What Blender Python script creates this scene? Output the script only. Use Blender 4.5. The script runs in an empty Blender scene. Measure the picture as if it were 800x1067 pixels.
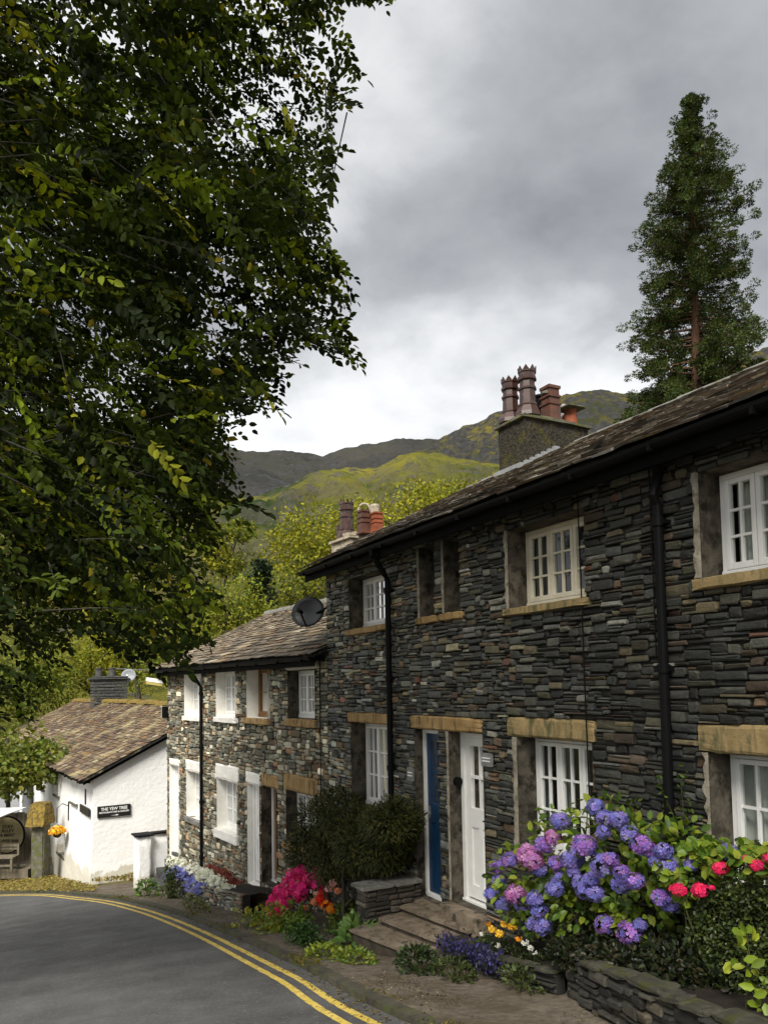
import bpy, bmesh, math, random
import numpy as np
from mathutils import Vector, Matrix, noise

R = random.Random(7)
NR = np.random.default_rng(7)
sc = bpy.context.scene
COL = sc.collection
rad = math.radians

# ------------------------------------------------------------------ camera
F = 800.0
TH, PI_, RO = rad(27.9), rad(3.4), rad(-1.0)
EYE = np.array([0, 0, 1.6])
_f = np.array([math.sin(TH) * math.cos(PI_), math.cos(TH) * math.cos(PI_), math.sin(PI_)])
_r = np.array([math.cos(TH), -math.sin(TH), 0.])
_u = np.cross(_r, _f)
RT = _r * math.cos(RO) + _u * math.sin(RO)
UP = -_r * math.sin(RO) + _u * math.cos(RO)
FW = _f
CY = 667.1
cam = bpy.data.cameras.new('camera')
camo = bpy.data.objects.new('camera', cam); COL.objects.link(camo)
camo.matrix_world = Matrix((( RT[0], UP[0], -FW[0], EYE[0]), (RT[1], UP[1], -FW[1], EYE[1]), (RT[2], UP[2], -FW[2], EYE[2]), (0, 0, 0, 1)))
cam.sensor_fit = 'VERTICAL'; cam.sensor_height = 24.0; cam.lens = F * 24.0 / 1067
cam.shift_y = (CY - 533.5) / 1067
cam.clip_end = 20000; cam.clip_start = 0.05
sc.camera = camo

def ray(px, py):
    return FW + RT * (px - 400) / F + UP * (CY - py) / F
def on_plane(px, py, n, d):
    r = ray(px, py); n = np.asarray(n, float)
    return EYE + r * ((d - n @ EYE) / (n @ r))
def on_z(px, py, z): return on_plane(px, py, (0, 0, 1), z)
def on_x(px, py, x): return on_plane(px, py, (1, 0, 0), x)
def on_y(px, py, y): return on_plane(px, py, (0, 1, 0), y)
def at_depth(px, py, t): return EYE + ray(px, py) * t
def proj(P):
    d = np.asarray(P) - EYE; t = d @ FW
    return 400 + F * (d @ RT) / t, CY - F * (d @ UP) / t, t

# ------------------------------------------------------------------ ground height
def gh(y):
    if y < -15: return 2.78 + 0.02 * min(-15 - y, 60)
    if y < 8: return -.185 * y
    if y < 11: return -1.48 - .185 * (y - 8) + (.037 / 6) * (y - 8) ** 2
    b = -1.48 - .555 + .0555
    if y < 27: return b - .148 * (y - 11)
    b -= .148 * 16
    return b - 1.6 * (1 - math.exp(-(y - 27) * .09))
def on_ground(px, py, dz=0.0):
    r = ray(px, py); lo, hi = .5, 80
    for _ in range(60):
        m = (lo + hi) / 2; p = EYE + r * m
        if p[2] > gh(p[1]) + dz: lo = m
        else: hi = m
    return EYE + r * lo

# ------------------------------------------------------------------ materials
def newmat(name):
    m = bpy.data.materials.new(name); m.use_nodes = True
    nt = m.node_tree; nt.nodes.clear()
    out = nt.nodes.new('ShaderNodeOutputMaterial')
    b = nt.nodes.new('ShaderNodeBsdfPrincipled')
    nt.links.new(b.outputs[0], out.inputs[0])
    return m, nt, b, out
def nd(nt, typ, **kw):
    n = nt.nodes.new(typ)
    for k, v in kw.items(): setattr(n, k, v)
    return n
def noise_node(nt, scale, detail=5, rough=.6, vec=None, dist=0):
    n = nd(nt, 'ShaderNodeTexNoise'); n.inputs['Scale'].default_value = scale
    n.inputs['Detail'].default_value = detail; n.inputs['Roughness'].default_value = rough
    n.inputs['Distortion'].default_value = dist
    if vec is not None: nt.links.new(vec, n.inputs['Vector'])
    return n
def ramp(nt, fac, stops):
    r = nd(nt, 'ShaderNodeValToRGB'); e = r.color_ramp.elements
    while len(e) < len(stops): e.new(.5)
    for i, (p, c) in enumerate(stops):
        e[i].position = p; e[i].color = (c[0], c[1], c[2], 1) if not isinstance(c, (int, float)) else (c, c, c, 1)
    nt.links.new(fac, r.inputs[0]); return r
def mix(nt, fac, a, b, mode='MIX'):
    m = nd(nt, 'ShaderNodeMix', data_type='RGBA', blend_type=mode)
    for s, v in ((m.inputs[0], fac), (m.inputs[6], a), (m.inputs[7], b)):
        if hasattr(v, 'is_linked'): nt.links.new(v, s)
        elif isinstance(v, (int, float)): s.default_value = v
        else: s.default_value = (v[0], v[1], v[2], 1)
    return m.outputs[2]
def bump(nt, b, h, strength=.4, dist=.02):
    n = nd(nt, 'ShaderNodeBump'); n.inputs['Strength'].default_value = strength; n.inputs['Distance'].default_value = dist
    nt.links.new(h, n.inputs['Height']); nt.links.new(n.outputs[0], b.inputs['Normal'])
def coords(nt): return nd(nt, 'ShaderNodeTexCoord').outputs['Object']
def scaled(nt, v, s):
    m = nd(nt, 'ShaderNodeMapping'); m.inputs['Scale'].default_value = s
    nt.links.new(v, m.inputs['Vector']); return m.outputs[0]

def blotchy(name, c1, c2, scale=4, rough=.8, bs=.3, bd=.01, c3=None, s3=14, t3=(.58, .66), spec=.3, bscale=None, stretch=None, metal=0, detail=6):
    """two-colour noise surface, optional third colour in separate patches"""
    m, nt, b, o = newmat(name)
    v = coords(nt)
    vs = scaled(nt, v, stretch) if stretch else v
    n = noise_node(nt, scale, detail, .65, vs)
    c = ramp(nt, n.outputs[0], [(.32, c1), (.68, c2)]).outputs[0]
    if c3 is not None:
        n3 = noise_node(nt, s3, 6, .65, vs)
        f = ramp(nt, n3.outputs[0], [(t3[0], 0), (t3[1], 1)])
        c = mix(nt, f.outputs[0], c, c3)
    nt.links.new(c, b.inputs['Base Color'])
    b.inputs['Roughness'].default_value = rough; b.inputs['Specular IOR Level'].default_value = spec
    b.inputs['Metallic'].default_value = metal
    nb = noise_node(nt, bscale or scale * 6, 5, .6, v)
    bump(nt, b, nb.outputs[0], bs, bd)
    return m
def plain(name, c, rough=.5, spec=.5, metal=0):
    return blotchy(name, [x * .88 for x in c], [min(1, x * 1.08) for x in c], 7, rough, .08, .004, spec=spec, metal=metal)
def attr_mat(name, rough=.75, nscale=9, lo=.6, hi=1.35, bs=.5, bd=.012, bscale=40, spec=.35, moss=None, mossr=(.56, .7), mscale=2.2):
    m, nt, b, o = newmat(name)
    v = coords(nt)
    a = nd(nt, 'ShaderNodeAttribute', attribute_name='Col').outputs['Color']
    n = noise_node(nt, nscale, 6, .7, v)
    k = ramp(nt, n.outputs[0], [(.25, lo), (.75, hi)])
    c = mix(nt, 1.0, a, k.outputs[0], 'MULTIPLY')
    if moss is not None:
        n2 = noise_node(nt, mscale, 7, .7, v)
        f = ramp(nt, n2.outputs[0], [(mossr[0], 0), (mossr[1], .85)])
        c = mix(nt, f.outputs[0], c, moss)
    nt.links.new(c, b.inputs['Base Color'])
    b.inputs['Roughness'].default_value = rough; b.inputs['Specular IOR Level'].default_value = spec
    nb = noise_node(nt, bscale, 6, .7, v)
    bump(nt, b, nb.outputs[0], bs, bd)
    return m
def leaf_mat(name, trans=.3, rough=.45, spec=.35):
    m, nt, b, o = newmat(name)
    a = nd(nt, 'ShaderNodeAttribute', attribute_name='Col').outputs['Color']
    nt.links.new(a, b.inputs['Base Color'])
    b.inputs['Roughness'].default_value = rough; b.inputs['Specular IOR Level'].default_value = spec
    t = nd(nt, 'ShaderNodeBsdfTranslucent')
    c2 = mix(nt, 1.0, a, (1.25, 1.2, .6), 'MULTIPLY'); nt.links.new(c2, t.inputs[0])
    ms = nd(nt, 'ShaderNodeMixShader'); ms.inputs[0].default_value = trans
    nt.links.new(b.outputs[0], ms.inputs[1]); nt.links.new(t.outputs[0], ms.inputs[2])
    nt.links.new(ms.outputs[0], o.inputs[0])
    return m
def glass_mat(name):
    m, nt, b, o = newmat(name)
    nt.nodes.remove(b)
    tr = nd(nt, 'ShaderNodeBsdfTransparent'); tr.inputs[0].default_value = (.82, .86, .85, 1)
    gl = nd(nt, 'ShaderNodeBsdfGlossy'); gl.inputs['Roughness'].default_value = .03
    fr = nd(nt, 'ShaderNodeFresnel'); fr.inputs[0].default_value = 1.22
    nz = noise_node(nt, 3.5, 2, .5, coords(nt)); bp = nd(nt, 'ShaderNodeBump'); bp.inputs['Strength'].default_value = .12; bp.inputs['Distance'].default_value = .01
    nt.links.new(nz.outputs[0], bp.inputs['Height']); nt.links.new(bp.outputs[0], gl.inputs['Normal'])
    ms = nd(nt, 'ShaderNodeMixShader')
    nt.links.new(fr.outputs[0], ms.inputs[0]); nt.links.new(tr.outputs[0], ms.inputs[1]); nt.links.new(gl.outputs[0], ms.inputs[2])
    nt.links.new(ms.outputs[0], o.inputs[0]); return m

M = {}
M['stone'] = attr_mat('rubble_slate', .62, 14, .55, 1.5, .75, .02, 45, .45)
M['stone_pale'] = attr_mat('rubble_slate_pale', .75, 14, .6, 1.45, .7, .02, 45, .3)
M['mortar'] = blotchy('mortar', (.012, .012, .011), (.035, .033, .028), 8, .95)
M['mortar_pale'] = blotchy('mortar_pale', (.05, .048, .04), (.11, .10, .08), 8, .95)
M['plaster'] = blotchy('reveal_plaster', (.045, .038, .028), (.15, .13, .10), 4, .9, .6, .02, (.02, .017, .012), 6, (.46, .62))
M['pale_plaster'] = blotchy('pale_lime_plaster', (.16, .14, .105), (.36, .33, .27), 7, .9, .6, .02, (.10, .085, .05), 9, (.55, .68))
M['white_reveal'] = blotchy('reveal_limewash', (.72, .70, .64), (.82, .81, .77), 6, .85, .3, .01, (.45, .38, .26), 10, (.66, .76))
M['room'] = plain('dark_room', (.012, .012, .013), .9, .1)
M['slate'] = attr_mat('roof_slate', .8, 9, .5, 1.5, .7, .02, 30, .3, (.20, .17, .085), (.57, .70), 3.0)
M['slate_rusty'] = attr_mat('roof_slate_rusty', .85, 5, .5, 1.5, .7, .02, 30, .25, (.36, .31, .17), (.52, .66), 1.1)
M['slate_low'] = attr_mat('roof_slate_low', .82, 9, .5, 1.5, .7, .02, 30, .25, (.22, .17, .09), (.55, .7), 3.0)
M['ridge'] = blotchy('ridge_tile', (.09, .088, .08), (.20, .195, .175), 5, .85, .4, .01, (.10, .10, .05), 6)
M['moss_yellow'] = blotchy('yellow_moss', (.12, .08, .02), (.30, .21, .04), 14, .95, .8, .03, (.09, .07, .025), 9, (.48, .60))
M['black_wood'] = plain('black_paint', (.006, .006, .006), .7, .05)
M['black_iron'] = plain('black_iron', (.006, .006, .0065), .55, .10)
M['lintel'] = blotchy('sandstone_ochre', (.24, .145, .055), (.42, .29, .13), 5, .88, .6, .015, (.11, .075, .035), 6, (.52, .66), stretch=(1.6, 1.6, .4))
M['lintel_dark'] = blotchy('sandstone_mossy', (.20, .145, .065), (.34, .25, .12), 5, .88, .6, .015, (.10, .095, .045), 6, (.48, .62), stretch=(1.6, 1.6, .5))
M['white'] = blotchy('white_gloss_paint', (.74, .74, .72), (.82, .82, .80), 5, .42, .1, .004, (.52, .50, .44), 18, (.68, .78), .4)
M['cream'] = blotchy('cream_paint', (.62, .56, .42), (.72, .67, .54), 5, .45, .15, .004, (.42, .36, .25), 16, (.62, .74), .4)
M['whitewash'] = blotchy('whitewash', (.80, .795, .785), (.86, .86, .855), 1.6, .9, .5, .03, (.62, .58, .48), 2.6, (.66, .80), .15, 9)
def damp_foot(m):
    # green damp and splashed dirt where the limewash meets the ground
    nt = m.node_tree; b = nt.nodes['Principled BSDF']; src = b.inputs['Base Color'].links[0].from_socket
    v = coords(nt); sp = nd(nt, 'ShaderNodeSeparateXYZ'); nt.links.new(v, sp.inputs[0]); n = noise_node(nt, 2.2, 8, .7, v)
    a = nd(nt, 'ShaderNodeMath', operation='MULTIPLY_ADD'); nt.links.new(n.outputs[0], a.inputs[0]); a.inputs[1].default_value = -1.5; nt.links.new(sp.outputs[2], a.inputs[2])
    f = ramp(nt, a.outputs[0], [(.0, .62), (.10, 0)])
    a2 = nd(nt, 'ShaderNodeMath', operation='ADD'); nt.links.new(a.outputs[0], a2.inputs[0]); a2.inputs[1].default_value = .55; nt.links.new(a2.outputs[0], f.inputs[0])
    c = mix(nt, f.outputs[0], src, (.40, .36, .24)); nt.links.new(c, b.inputs['Base Color'])
damp_foot(M['whitewash'])
M['grey_render'] = blotchy('grey_render', (.24, .25, .27), (.33, .34, .36), 1.5, .9, .3, .02)
M['blue'] = blotchy('blue_door_paint', (.005, .030, .075), (.008, .042, .10), 6, .35, .1, .004, spec=.5)
M['timber'] = blotchy('brown_timber', (.13, .06, .02), (.27, .14, .05), 4, .6, .3, .01, stretch=(4, 4, .5))
M['old_wood'] = blotchy('weathered_wood', (.09, .075, .05), (.19, .165, .12), 3, .9, .5, .01, stretch=(3, 3, .7))
M['glass'] = glass_mat('window_glass')
M['curtain'] = blotchy('net_curtain', (.50, .50, .46), (.66, .66, .61), 4, .9, .1, .01)
M['curtain_dark'] = blotchy('grey_curtain', (.10, .11, .12), (.20, .20, .20), 4, .9, .1, .01)
M['roughcast'] = blotchy('roughcast', (.012, .011, .009), (.07, .062, .048), 22, .95, 1.0, .04, (.07, .065, .02), 4, (.52, .68), .1, 30)
M['roughcast_dark'] = blotchy('dark_stack', (.03, .03, .03), (.11, .11, .105), 9, .9, .9, .03, spec=.2)
M['flaunch'] = blotchy('flaunching', (.20, .165, .12), (.42, .37, .29), 7, .9, .5, .02)
M['terracotta'] = blotchy('terracotta', (.055, .02, .012), (.115, .043, .024), 8, .6, .2, .006, (.05, .035, .03), 7, (.55, .72), .5)
M['glazed'] = blotchy('glazed_pot', (.024, .010, .008), (.058, .024, .017), 7, .3, .15, .004, (.12, .085, .075), 9, (.58, .72), .5)
M['red_pot'] = blotchy('red_pot', (.16, .045, .02), (.28, .075, .032), 6, .7, .2, .006, (.10, .05, .03), 9, (.58, .7))
M['mossy_stone'] = blotchy('mossy_stone', (.06, .06, .045), (.16, .15, .12), 8, .9, .6, .02, (.09, .10, .02), 6, (.48, .62))
M['lead'] = plain('lead_flashing', (.22, .23, .24), .5, .4)
M['cope_dark'] = blotchy('mossy_cope', (.028, .027, .020), (.07, .066, .05), 11, .9, .6, .02, (.05, .055, .015), 6, (.5, .62))
M['asphalt'] = blotchy('asphalt', (.050, .050, .050), (.108, .108, .107), 1.6, .82, .6, .010, (.15, .148, .142), 30, (.56, .68), .3, 90, detail=12)
M['pavement'] = blotchy('old_pavement', (.08, .067, .052), (.20, .17, .132), 11, .92, .9, .014, (.085, .066, .042), 2.4, (.46, .66), .2, 48, detail=14)
M['yellow_line'] = blotchy('yellow_line_paint', (.50, .36, .05), (.66, .50, .12), 6, .75, .2, .004, (.10, .095, .085), 26, (.54, .64), .3)
M['kerb'] = blotchy('kerb_stone', (.030, .028, .021), (.085, .076, .056), 5, .9, .5, .01, (.06, .07, .02), 6, (.5, .62))
M['ground'] = blotchy('rough_grass', (.05, .055, .016), (.13, .105, .04), 1.4, .95, .5, .03, (.14, .10, .05), 3)
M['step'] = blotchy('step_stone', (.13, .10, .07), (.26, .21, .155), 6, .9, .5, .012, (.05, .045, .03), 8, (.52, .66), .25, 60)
M['riser'] = blotchy('step_riser', (.030, .024, .018), (.085, .068, .05), 6, .9, .5, .012, (.05, .06, .02), 8, (.56, .68))  # dirty riser stone, darkened further to carry the risers' shade
M['cap'] = blotchy('cap_stone', (.13, .125, .11), (.27, .26, .24), 7, .85, .5, .012, (.07, .075, .03), 5, (.54, .68))
M['leaf'] = leaf_mat('leaf', .3)
M['leaf_dark'] = leaf_mat('dark_leaf', .28, .6, .12)
M['leaf_far'] = leaf_mat('far_leaf', .3, .7, .15)
M['needle'] = leaf_mat('needle', .15, .6, .2)
M['petal'] = leaf_mat('petal', .3, .6, .2)
M['bark'] = blotchy('grey_bark', (.03, .026, .02), (.09, .08, .065), 6, .95, .8, .03, stretch=(1, 1, .3))
M['bark_red'] = blotchy('red_bark', (.06, .032, .020), (.14, .074, .044), 3, .95, .9, .05, stretch=(2, 2, .3))
M['twig'] = plain('green_stem', (.05, .055, .02), .8, .2)
M['sign_black'] = plain('sign_black', (.012, .012, .012), .4, .4)
M['sign_white'] = plain('sign_white', (.8, .8, .78), .6, .3)
M['sign_cream'] = blotchy('sign_cream', (.22, .19, .10), (.36, .32, .19), 4, .7, .1, .004)
M['sign_ink'] = plain('sign_ink', (.03, .02, .012), .6, .3)
M['canvas'] = plain('grey_canvas', (.55, .56, .57), .85, .2)
M['dish_dark'] = plain('dark_dish', (.022, .024, .026), .38, .5)
M['dish_grey'] = plain('grey_dish', (.20, .215, .24), .5, .4)
M['metal'] = plain('dull_metal', (.35, .35, .35), .4, .5, .6)
M['plaque'] = blotchy('slate_plaque', (.13, .14, .13), (.24, .25, .24), 9, .7, .2, .006)
M['lamp_glass'] = plain('lamp_diffuser', (.72, .58, .20), .35, .5)
M['soil'] = blotchy('soil', (.010, .007, .005), (.028, .021, .014), 7, .98, .8, .03)  # blackened earth: the shadow under the plants is put into its colour
M['wicker'] = plain('dark_basket', (.045, .025, .012), .9, .2)

# ------------------------------------------------------------------ objects and tags
def tag(o, label=None, cat=None, group=None, kind=None):
    if label: o['label'] = label
    if cat: o['category'] = cat
    if group: o['group'] = group
    if kind: o['kind'] = kind
    return o
def empty(name, loc, label, cat, group=None):
    o = bpy.data.objects.new(name, None); COL.objects.link(o)
    o.location = [float(x) for x in loc]; o.empty_display_size = .2
    return tag(o, label, cat, group)
def wloc(o):
    p = Vector((0, 0, 0))
    while o is not None: p += o.location; o = o.parent
    return p

class Frame:
    """vertical frame: a along u, o outwards (left of u), z up"""
    def __init__(s, O, u):
        s.O = np.array(O, float); s.u = np.array(u, float) / np.hypot(*u); s.n = np.array([-s.u[1], s.u[0]])
    def __call__(s, p):
        a, o, z = p; q = s.O + s.u * a + s.n * o
        return (q[0], q[1], z)
    def px(s, x, y, o=0.0):
        P = on_plane(x, y, (s.n[0], s.n[1], 0), s.n @ s.O + o)
        return float((P[:2] - s.O) @ s.u), float(P[2])
    def grid(s, x, y):  # local a,o of a world xy
        d = np.array([x, y]) - s.O; return float(d @ s.u), float(d @ s.n)

class MB:
    def __init__(s, T=None): s.v = []; s.f = []; s.c = []; s.mi = []; s.T = T
    def add(s, vs, fs, col=None, mi=0):
        k = len(s.v)
        s.v += [s.T(p) if s.T else tuple(p) for p in vs]
        for f in fs: s.f.append([k + i for i in f]); s.c.append(col); s.mi.append(mi)
    def box(s, a0, a1, o0, o1, z0, z1, col=None, mi=0, j=0):
        vs = [(a, o, z) for z in (z0, z1) for o in (o0, o1) for a in (a0, a1)]
        if j: vs = [tuple(c + R.uniform(-j, j) for c in p) for p in vs]
        s.add(vs, [(0, 2, 3, 1), (4, 5, 7, 6), (0, 1, 5, 4), (2, 6, 7, 3), (0, 4, 6, 2), (1, 3, 7, 5)], col, mi); return s
    def bbox(s, a0, a1, o0, o1, z0, z1, b=.01, col=None, mi=0):
        """box with chamfered edges"""
        bm = bmesh.new(); bmesh.ops.create_cube(bm, size=1)
        for v in bm.verts: v.co = ((a0 + a1) / 2 + v.co.x * (a1 - a0), (o0 + o1) / 2 + v.co.y * (o1 - o0), (z0 + z1) / 2 + v.co.z * (z1 - z0))
        bmesh.ops.bevel(bm, geom=bm.edges[:], offset=b, segments=2, affect='EDGES', profile=.6)
        bm.verts.index_update()
        s.add([tuple(v.co) for v in bm.verts], [[v.index for v in f.verts] for f in bm.faces], col, mi); bm.free(); return s
    def rough(s, a0, a1, o0, o1, z0, z1, cut=3, j=.01, b=.015, col=None, mi=0):
        """worn stone block: subdivided box with displaced surface"""
        bm = bmesh.new(); bmesh.ops.create_cube(bm, size=1)
        bmesh.ops.subdivide_edges(bm, edges=bm.edges[:], cuts=cut, use_grid_fill=True)
        sx, sy, sz = a1 - a0, o1 - o0, z1 - z0
        for v in bm.verts:
            p = Vector(v.co)
            e = sum(1 for c in p if abs(abs(c) - .5) < 1e-4)
            q = Vector(((a0 + a1) / 2 + p.x * sx, (o0 + o1) / 2 + p.y * sy, (z0 + z1) / 2 + p.z * sz))
            if e >= 2:
                for i, (c, L) in enumerate(zip(p, (sx, sy, sz))):
                    if abs(abs(c) - .5) < 1e-4: q[i] -= math.copysign(b * (.5 + R.random()), c)
            q += noise.noise_vector(q * 9) * j
            v.co = q
        bm.verts.index_update()
        s.add([tuple(v.co) for v in bm.verts], [[v.index for v in f.verts] for f in bm.faces], col, mi); bm.free(); return s
    def tube(s, pts, r, seg=8, col=None, mi=0, r1=None):
        pts = [Vector(p) for p in pts]; n = len(pts); k = []; vs = []
        for i, p in enumerate(pts):
            d = (pts[min(i + 1, n - 1)] - pts[max(i - 1, 0)]).normalized()
            a = Vector((0, 0, 1)) if abs(d.z) < .9 else Vector((1, 0, 0))
            x = d.cross(a).normalized(); y = d.cross(x)
            if i == 0: rr = r
            rr = r if r1 is None else r + (r1 - r) * i / (n - 1)
            vs += [tuple(p + (x * math.cos(t) + y * math.sin(t)) * rr) for t in [2 * math.pi * q / seg for q in range(seg)]]
        fs = [(i * seg + q, i * seg + (q + 1) % seg, (i + 1) * seg + (q + 1) % seg, (i + 1) * seg + q) for i in range(n - 1) for q in range(seg)]
        fs += [tuple(range(seg))[::-1], tuple((n - 1) * seg + q for q in range(seg))]
        s.add(vs, fs, col, mi); return s
    def lathe(s, c, prof, seg=16, col=None, mi=0, sq=None):
        vs = []; n = len(prof)
        for r, z in prof:
            for q in range(seg):
                t = 2 * math.pi * (q + .5) / seg
                vs.append((c[0] + r * math.cos(t), c[1] + r * math.sin(t), c[2] + z))
        fs = [(i * seg + q, i * seg + (q + 1) % seg, (i + 1) * seg + (q + 1) % seg, (i + 1) * seg + q) for i in range(n - 1) for q in range(seg)]
        fs += [tuple(range(seg))[::-1], tuple((n - 1) * seg + q for q in range(seg))]
        s.add(vs, fs, col, mi); return s
    def build(s, name, mats, parent=None, smooth=False, fix=True):
        if not isinstance(mats, (list, tuple)): mats = [mats]
        off = wloc(parent) if parent else Vector((0, 0, 0))
        me = bpy.data.meshes.new(name)
        V = np.array(s.v, dtype=float) - np.array(off)
        me.from_pydata(V.tolist(), [], s.f)
        for m in mats: me.materials.append(m)
        if len(mats) > 1: me.polygons.foreach_set('material_index', s.mi)
        if any(c is not None for c in s.c):
            at = me.color_attributes.new('Col', 'FLOAT_COLOR', 'CORNER')
            arr = np.ones((len(me.loops), 4), np.float32); i = 0
            for f, c in zip(s.f, s.c):
                if c is not None: arr[i:i + len(f), :3] = c
                i += len(f)
            at.data.foreach_set('color', arr.ravel())
        if fix:
            bm = bmesh.new(); bm.from_mesh(me); bmesh.ops.recalc_face_normals(bm, faces=bm.faces[:]); bm.to_mesh(me); bm.free()
        if smooth: me.polygons.foreach_set('use_smooth', [True] * len(me.polygons))
        me.update()
        o = bpy.data.objects.new(name, me); COL.objects.link(o)
        if parent: o.parent = parent
        return o

TPL = {
    'leaf': ([(0, 0, 0), (.28, .42, .06), (.68, .40, .05), (1, 0, -.12), (.68, -.40, .05), (.28, -.42, .06)], [(0, 3, 2, 1), (0, 5, 4, 3)]),
    'quad': ([(0, -.35, 0), (0, .35, .05), (1, .4, -.05), (1, -.4, 0)], [(0, 1, 2, 3)]),
    'dia': ([(0, 0, 0), (.45, .5, .06), (1, 0, -.1), (.5, -.5, .06)], [(0, 1, 2, 3)]),
    'blade': ([(0, .5, 0), (0, -.5, 0), (.5, -.4, .04), (1, 0, -.12), (.5, .4, .04)], [(0, 1, 2, 4), (4, 2, 3)]),
    'petal4': ([(0, 0, 0), (.5, .12, .1), (.42, .42, .06), (.12, .5, .1), (-.12, .5, .1), (-.42, .42, .06), (-.5, .12, .1), (-.5, -.12, .1), (-.42, -.42, .06), (-.12, -.5, .1), (.12, -.5, .1), (.42, -.42, .06), (.5, -.12, .1)],
               [(0, 1, 2, 3), (0, 4, 5, 6), (0, 7, 8, 9), (0, 10, 11, 12)]),
}
def unit(a): return a / np.maximum(np.linalg.norm(a, axis=-1, keepdims=True), 1e-9)
def leaves(name, P, D, N, L, W, C, mat, parent, tpl='leaf'):
    """many small leaf faces as one mesh: base P, direction D, face normal N, length, width, colour"""
    P = np.asarray(P, float); n = len(P)
    D = unit(np.asarray(D, float)); S = unit(np.cross(N, D)); N = np.cross(D, S)
    L = np.broadcast_to(np.asarray(L, float), (n,)); W = np.broadcast_to(np.asarray(W, float), (n,))
    tv, tf = TPL[tpl]; tv = np.array(tv, float); k = len(tv)
    V = P[:, None, :] + D[:, None, :] * (tv[None, :, 0, None] * L[:, None, None]) + S[:, None, :] * (tv[None, :, 1, None] * W[:, None, None]) + N[:, None, :] * (tv[None, :, 2, None] * L[:, None, None])
    off = np.array(wloc(parent)) if parent else np.zeros(3)
    V = V.reshape(-1, 3) - off
    lens = np.array([len(f) for f in tf]); flat = np.concatenate([np.array(f) for f in tf])
    idx = (flat[None, :] + (np.arange(n) * k)[:, None]).ravel()
    tot = np.tile(lens, n); start = np.concatenate([[0], np.cumsum(tot)[:-1]])
    me = bpy.data.meshes.new(name)
    me.vertices.add(len(V)); me.vertices.foreach_set('co', V.astype(np.float32).ravel())
    me.loops.add(len(idx)); me.loops.foreach_set('vertex_index', idx.astype(np.int32))
    me.polygons.add(len(tot)); me.polygons.foreach_set('loop_start', start.astype(np.int32)); me.polygons.foreach_set('loop_total', tot.astype(np.int32))
    me.materials.append(mat)
    at = me.color_attributes.new('Col', 'FLOAT_COLOR', 'CORNER')
    c4 = np.ones((n, 4), np.float32); c4[:, :3] = C
    at.data.foreach_set('color', np.repeat(c4, len(flat), axis=0).ravel())
    me.update(calc_edges=True); me.validate()
    o = bpy.data.objects.new(name, me); COL.objects.link(o)
    if parent: o.parent = parent
    return o
def rdir(n): return unit(NR.normal(size=(n, 3)))
def pick(pal, n, jit=.25):
    pal = np.array(pal, float); c = pal[NR.integers(0, len(pal), n)]
    return np.clip(c * (1 + NR.uniform(-jit, jit, (n, 1))), 0, 1)

# ------------------------------------------------------------------ rubble walls
def rubble(mb, a0, a1, zb, zt, holes, pal, wr=(.10, .42), hr=(.03, .13), dep=.03, gap=.007, zslope=None, tone=None):
    """random rubble laid stone by stone from the bottom up around the openings; zb(a) bottom"""
    st = .02; n = int((a1 - a0) / st)
    A = a0 + (np.arange(n) + .5) * st
    H = np.array([zb(a) for a in A])
    blk = [[(h[2], h[3]) for h in holes if h[0] - .009 <= a <= h[1] + .009] for a in A]
    guard = 0
    while guard < 60000:
        guard += 1
        i = int(np.argmin(H)); z = H[i]
        if z >= zt - .02: break
        l = i
        while l > 0 and abs(H[l - 1] - z) < .02: l -= 1
        r = i
        while r < n - 1 and abs(H[r + 1] - z) < .02: r += 1
        run = r - l + 1
        # inside an opening: jump above it
        jumped = False
        for q in range(l, r + 1):
            for (b0, b1) in blk[q]:
                if b0 - .022 <= H[q] < b1 - .001: H[q] = b1; jumped = True
        if jumped: continue
        base = max(H[l:r + 1])
        flat = R.random()
        h = R.uniform(*hr) if flat < .75 else R.uniform(hr[0], hr[0] + (hr[1] - hr[0]) * .45)
        w = R.uniform(*wr) * (1 if h > .05 else 1.15)
        k = min(run, max(3, int(w / st)))
        if run - k < 5: k = run if run * st < wr[1] * 1.25 else run // 2
        if k < 4:   # sliver: raise to the lower neighbour
            nb = min([H[l - 1] if l > 0 else 9e9, H[r + 1] if r < n - 1 else 9e9])
            h = max(.02, min(.2, nb - base)) if nb < 9e8 else h
        s0 = l if R.random() < .5 else r - k + 1
        top = base + h
        for q in range(s0, s0 + k):
            for (b0, b1) in blk[q]:
                if b0 >= base - .001 and b0 < top: top = min(top, b0)
        top = min(top, zt + .01)
        if top - base < .012:
            H[s0:s0 + k] = base + .02 if top - base <= 0 else top
            continue
        H[s0:s0 + k] = top
        stone(mb, a0 + s0 * st + gap * .5, a0 + (s0 + k) * st - gap * .5, base + gap * .5, top - gap * .5, dep, stone_col(pal, tone, a0 + (s0 + k / 2) * st, base))
def stone_col(pal, tone, a, z):
    c = R.choices([p[1] for p in pal], [p[0] for p in pal])[0]
    k = R.uniform(.65, 1.4) if tone is None else math.exp(R.gauss(0, .42))
    if tone: k *= tone(a, z)
    wm = R.uniform(0, .11) if tone else 0        # iron staining in the walling stone
    return (c[0] * k * (1 + wm), c[1] * k * (1 + wm * .35), c[2] * k * (1 - wm))
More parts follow.
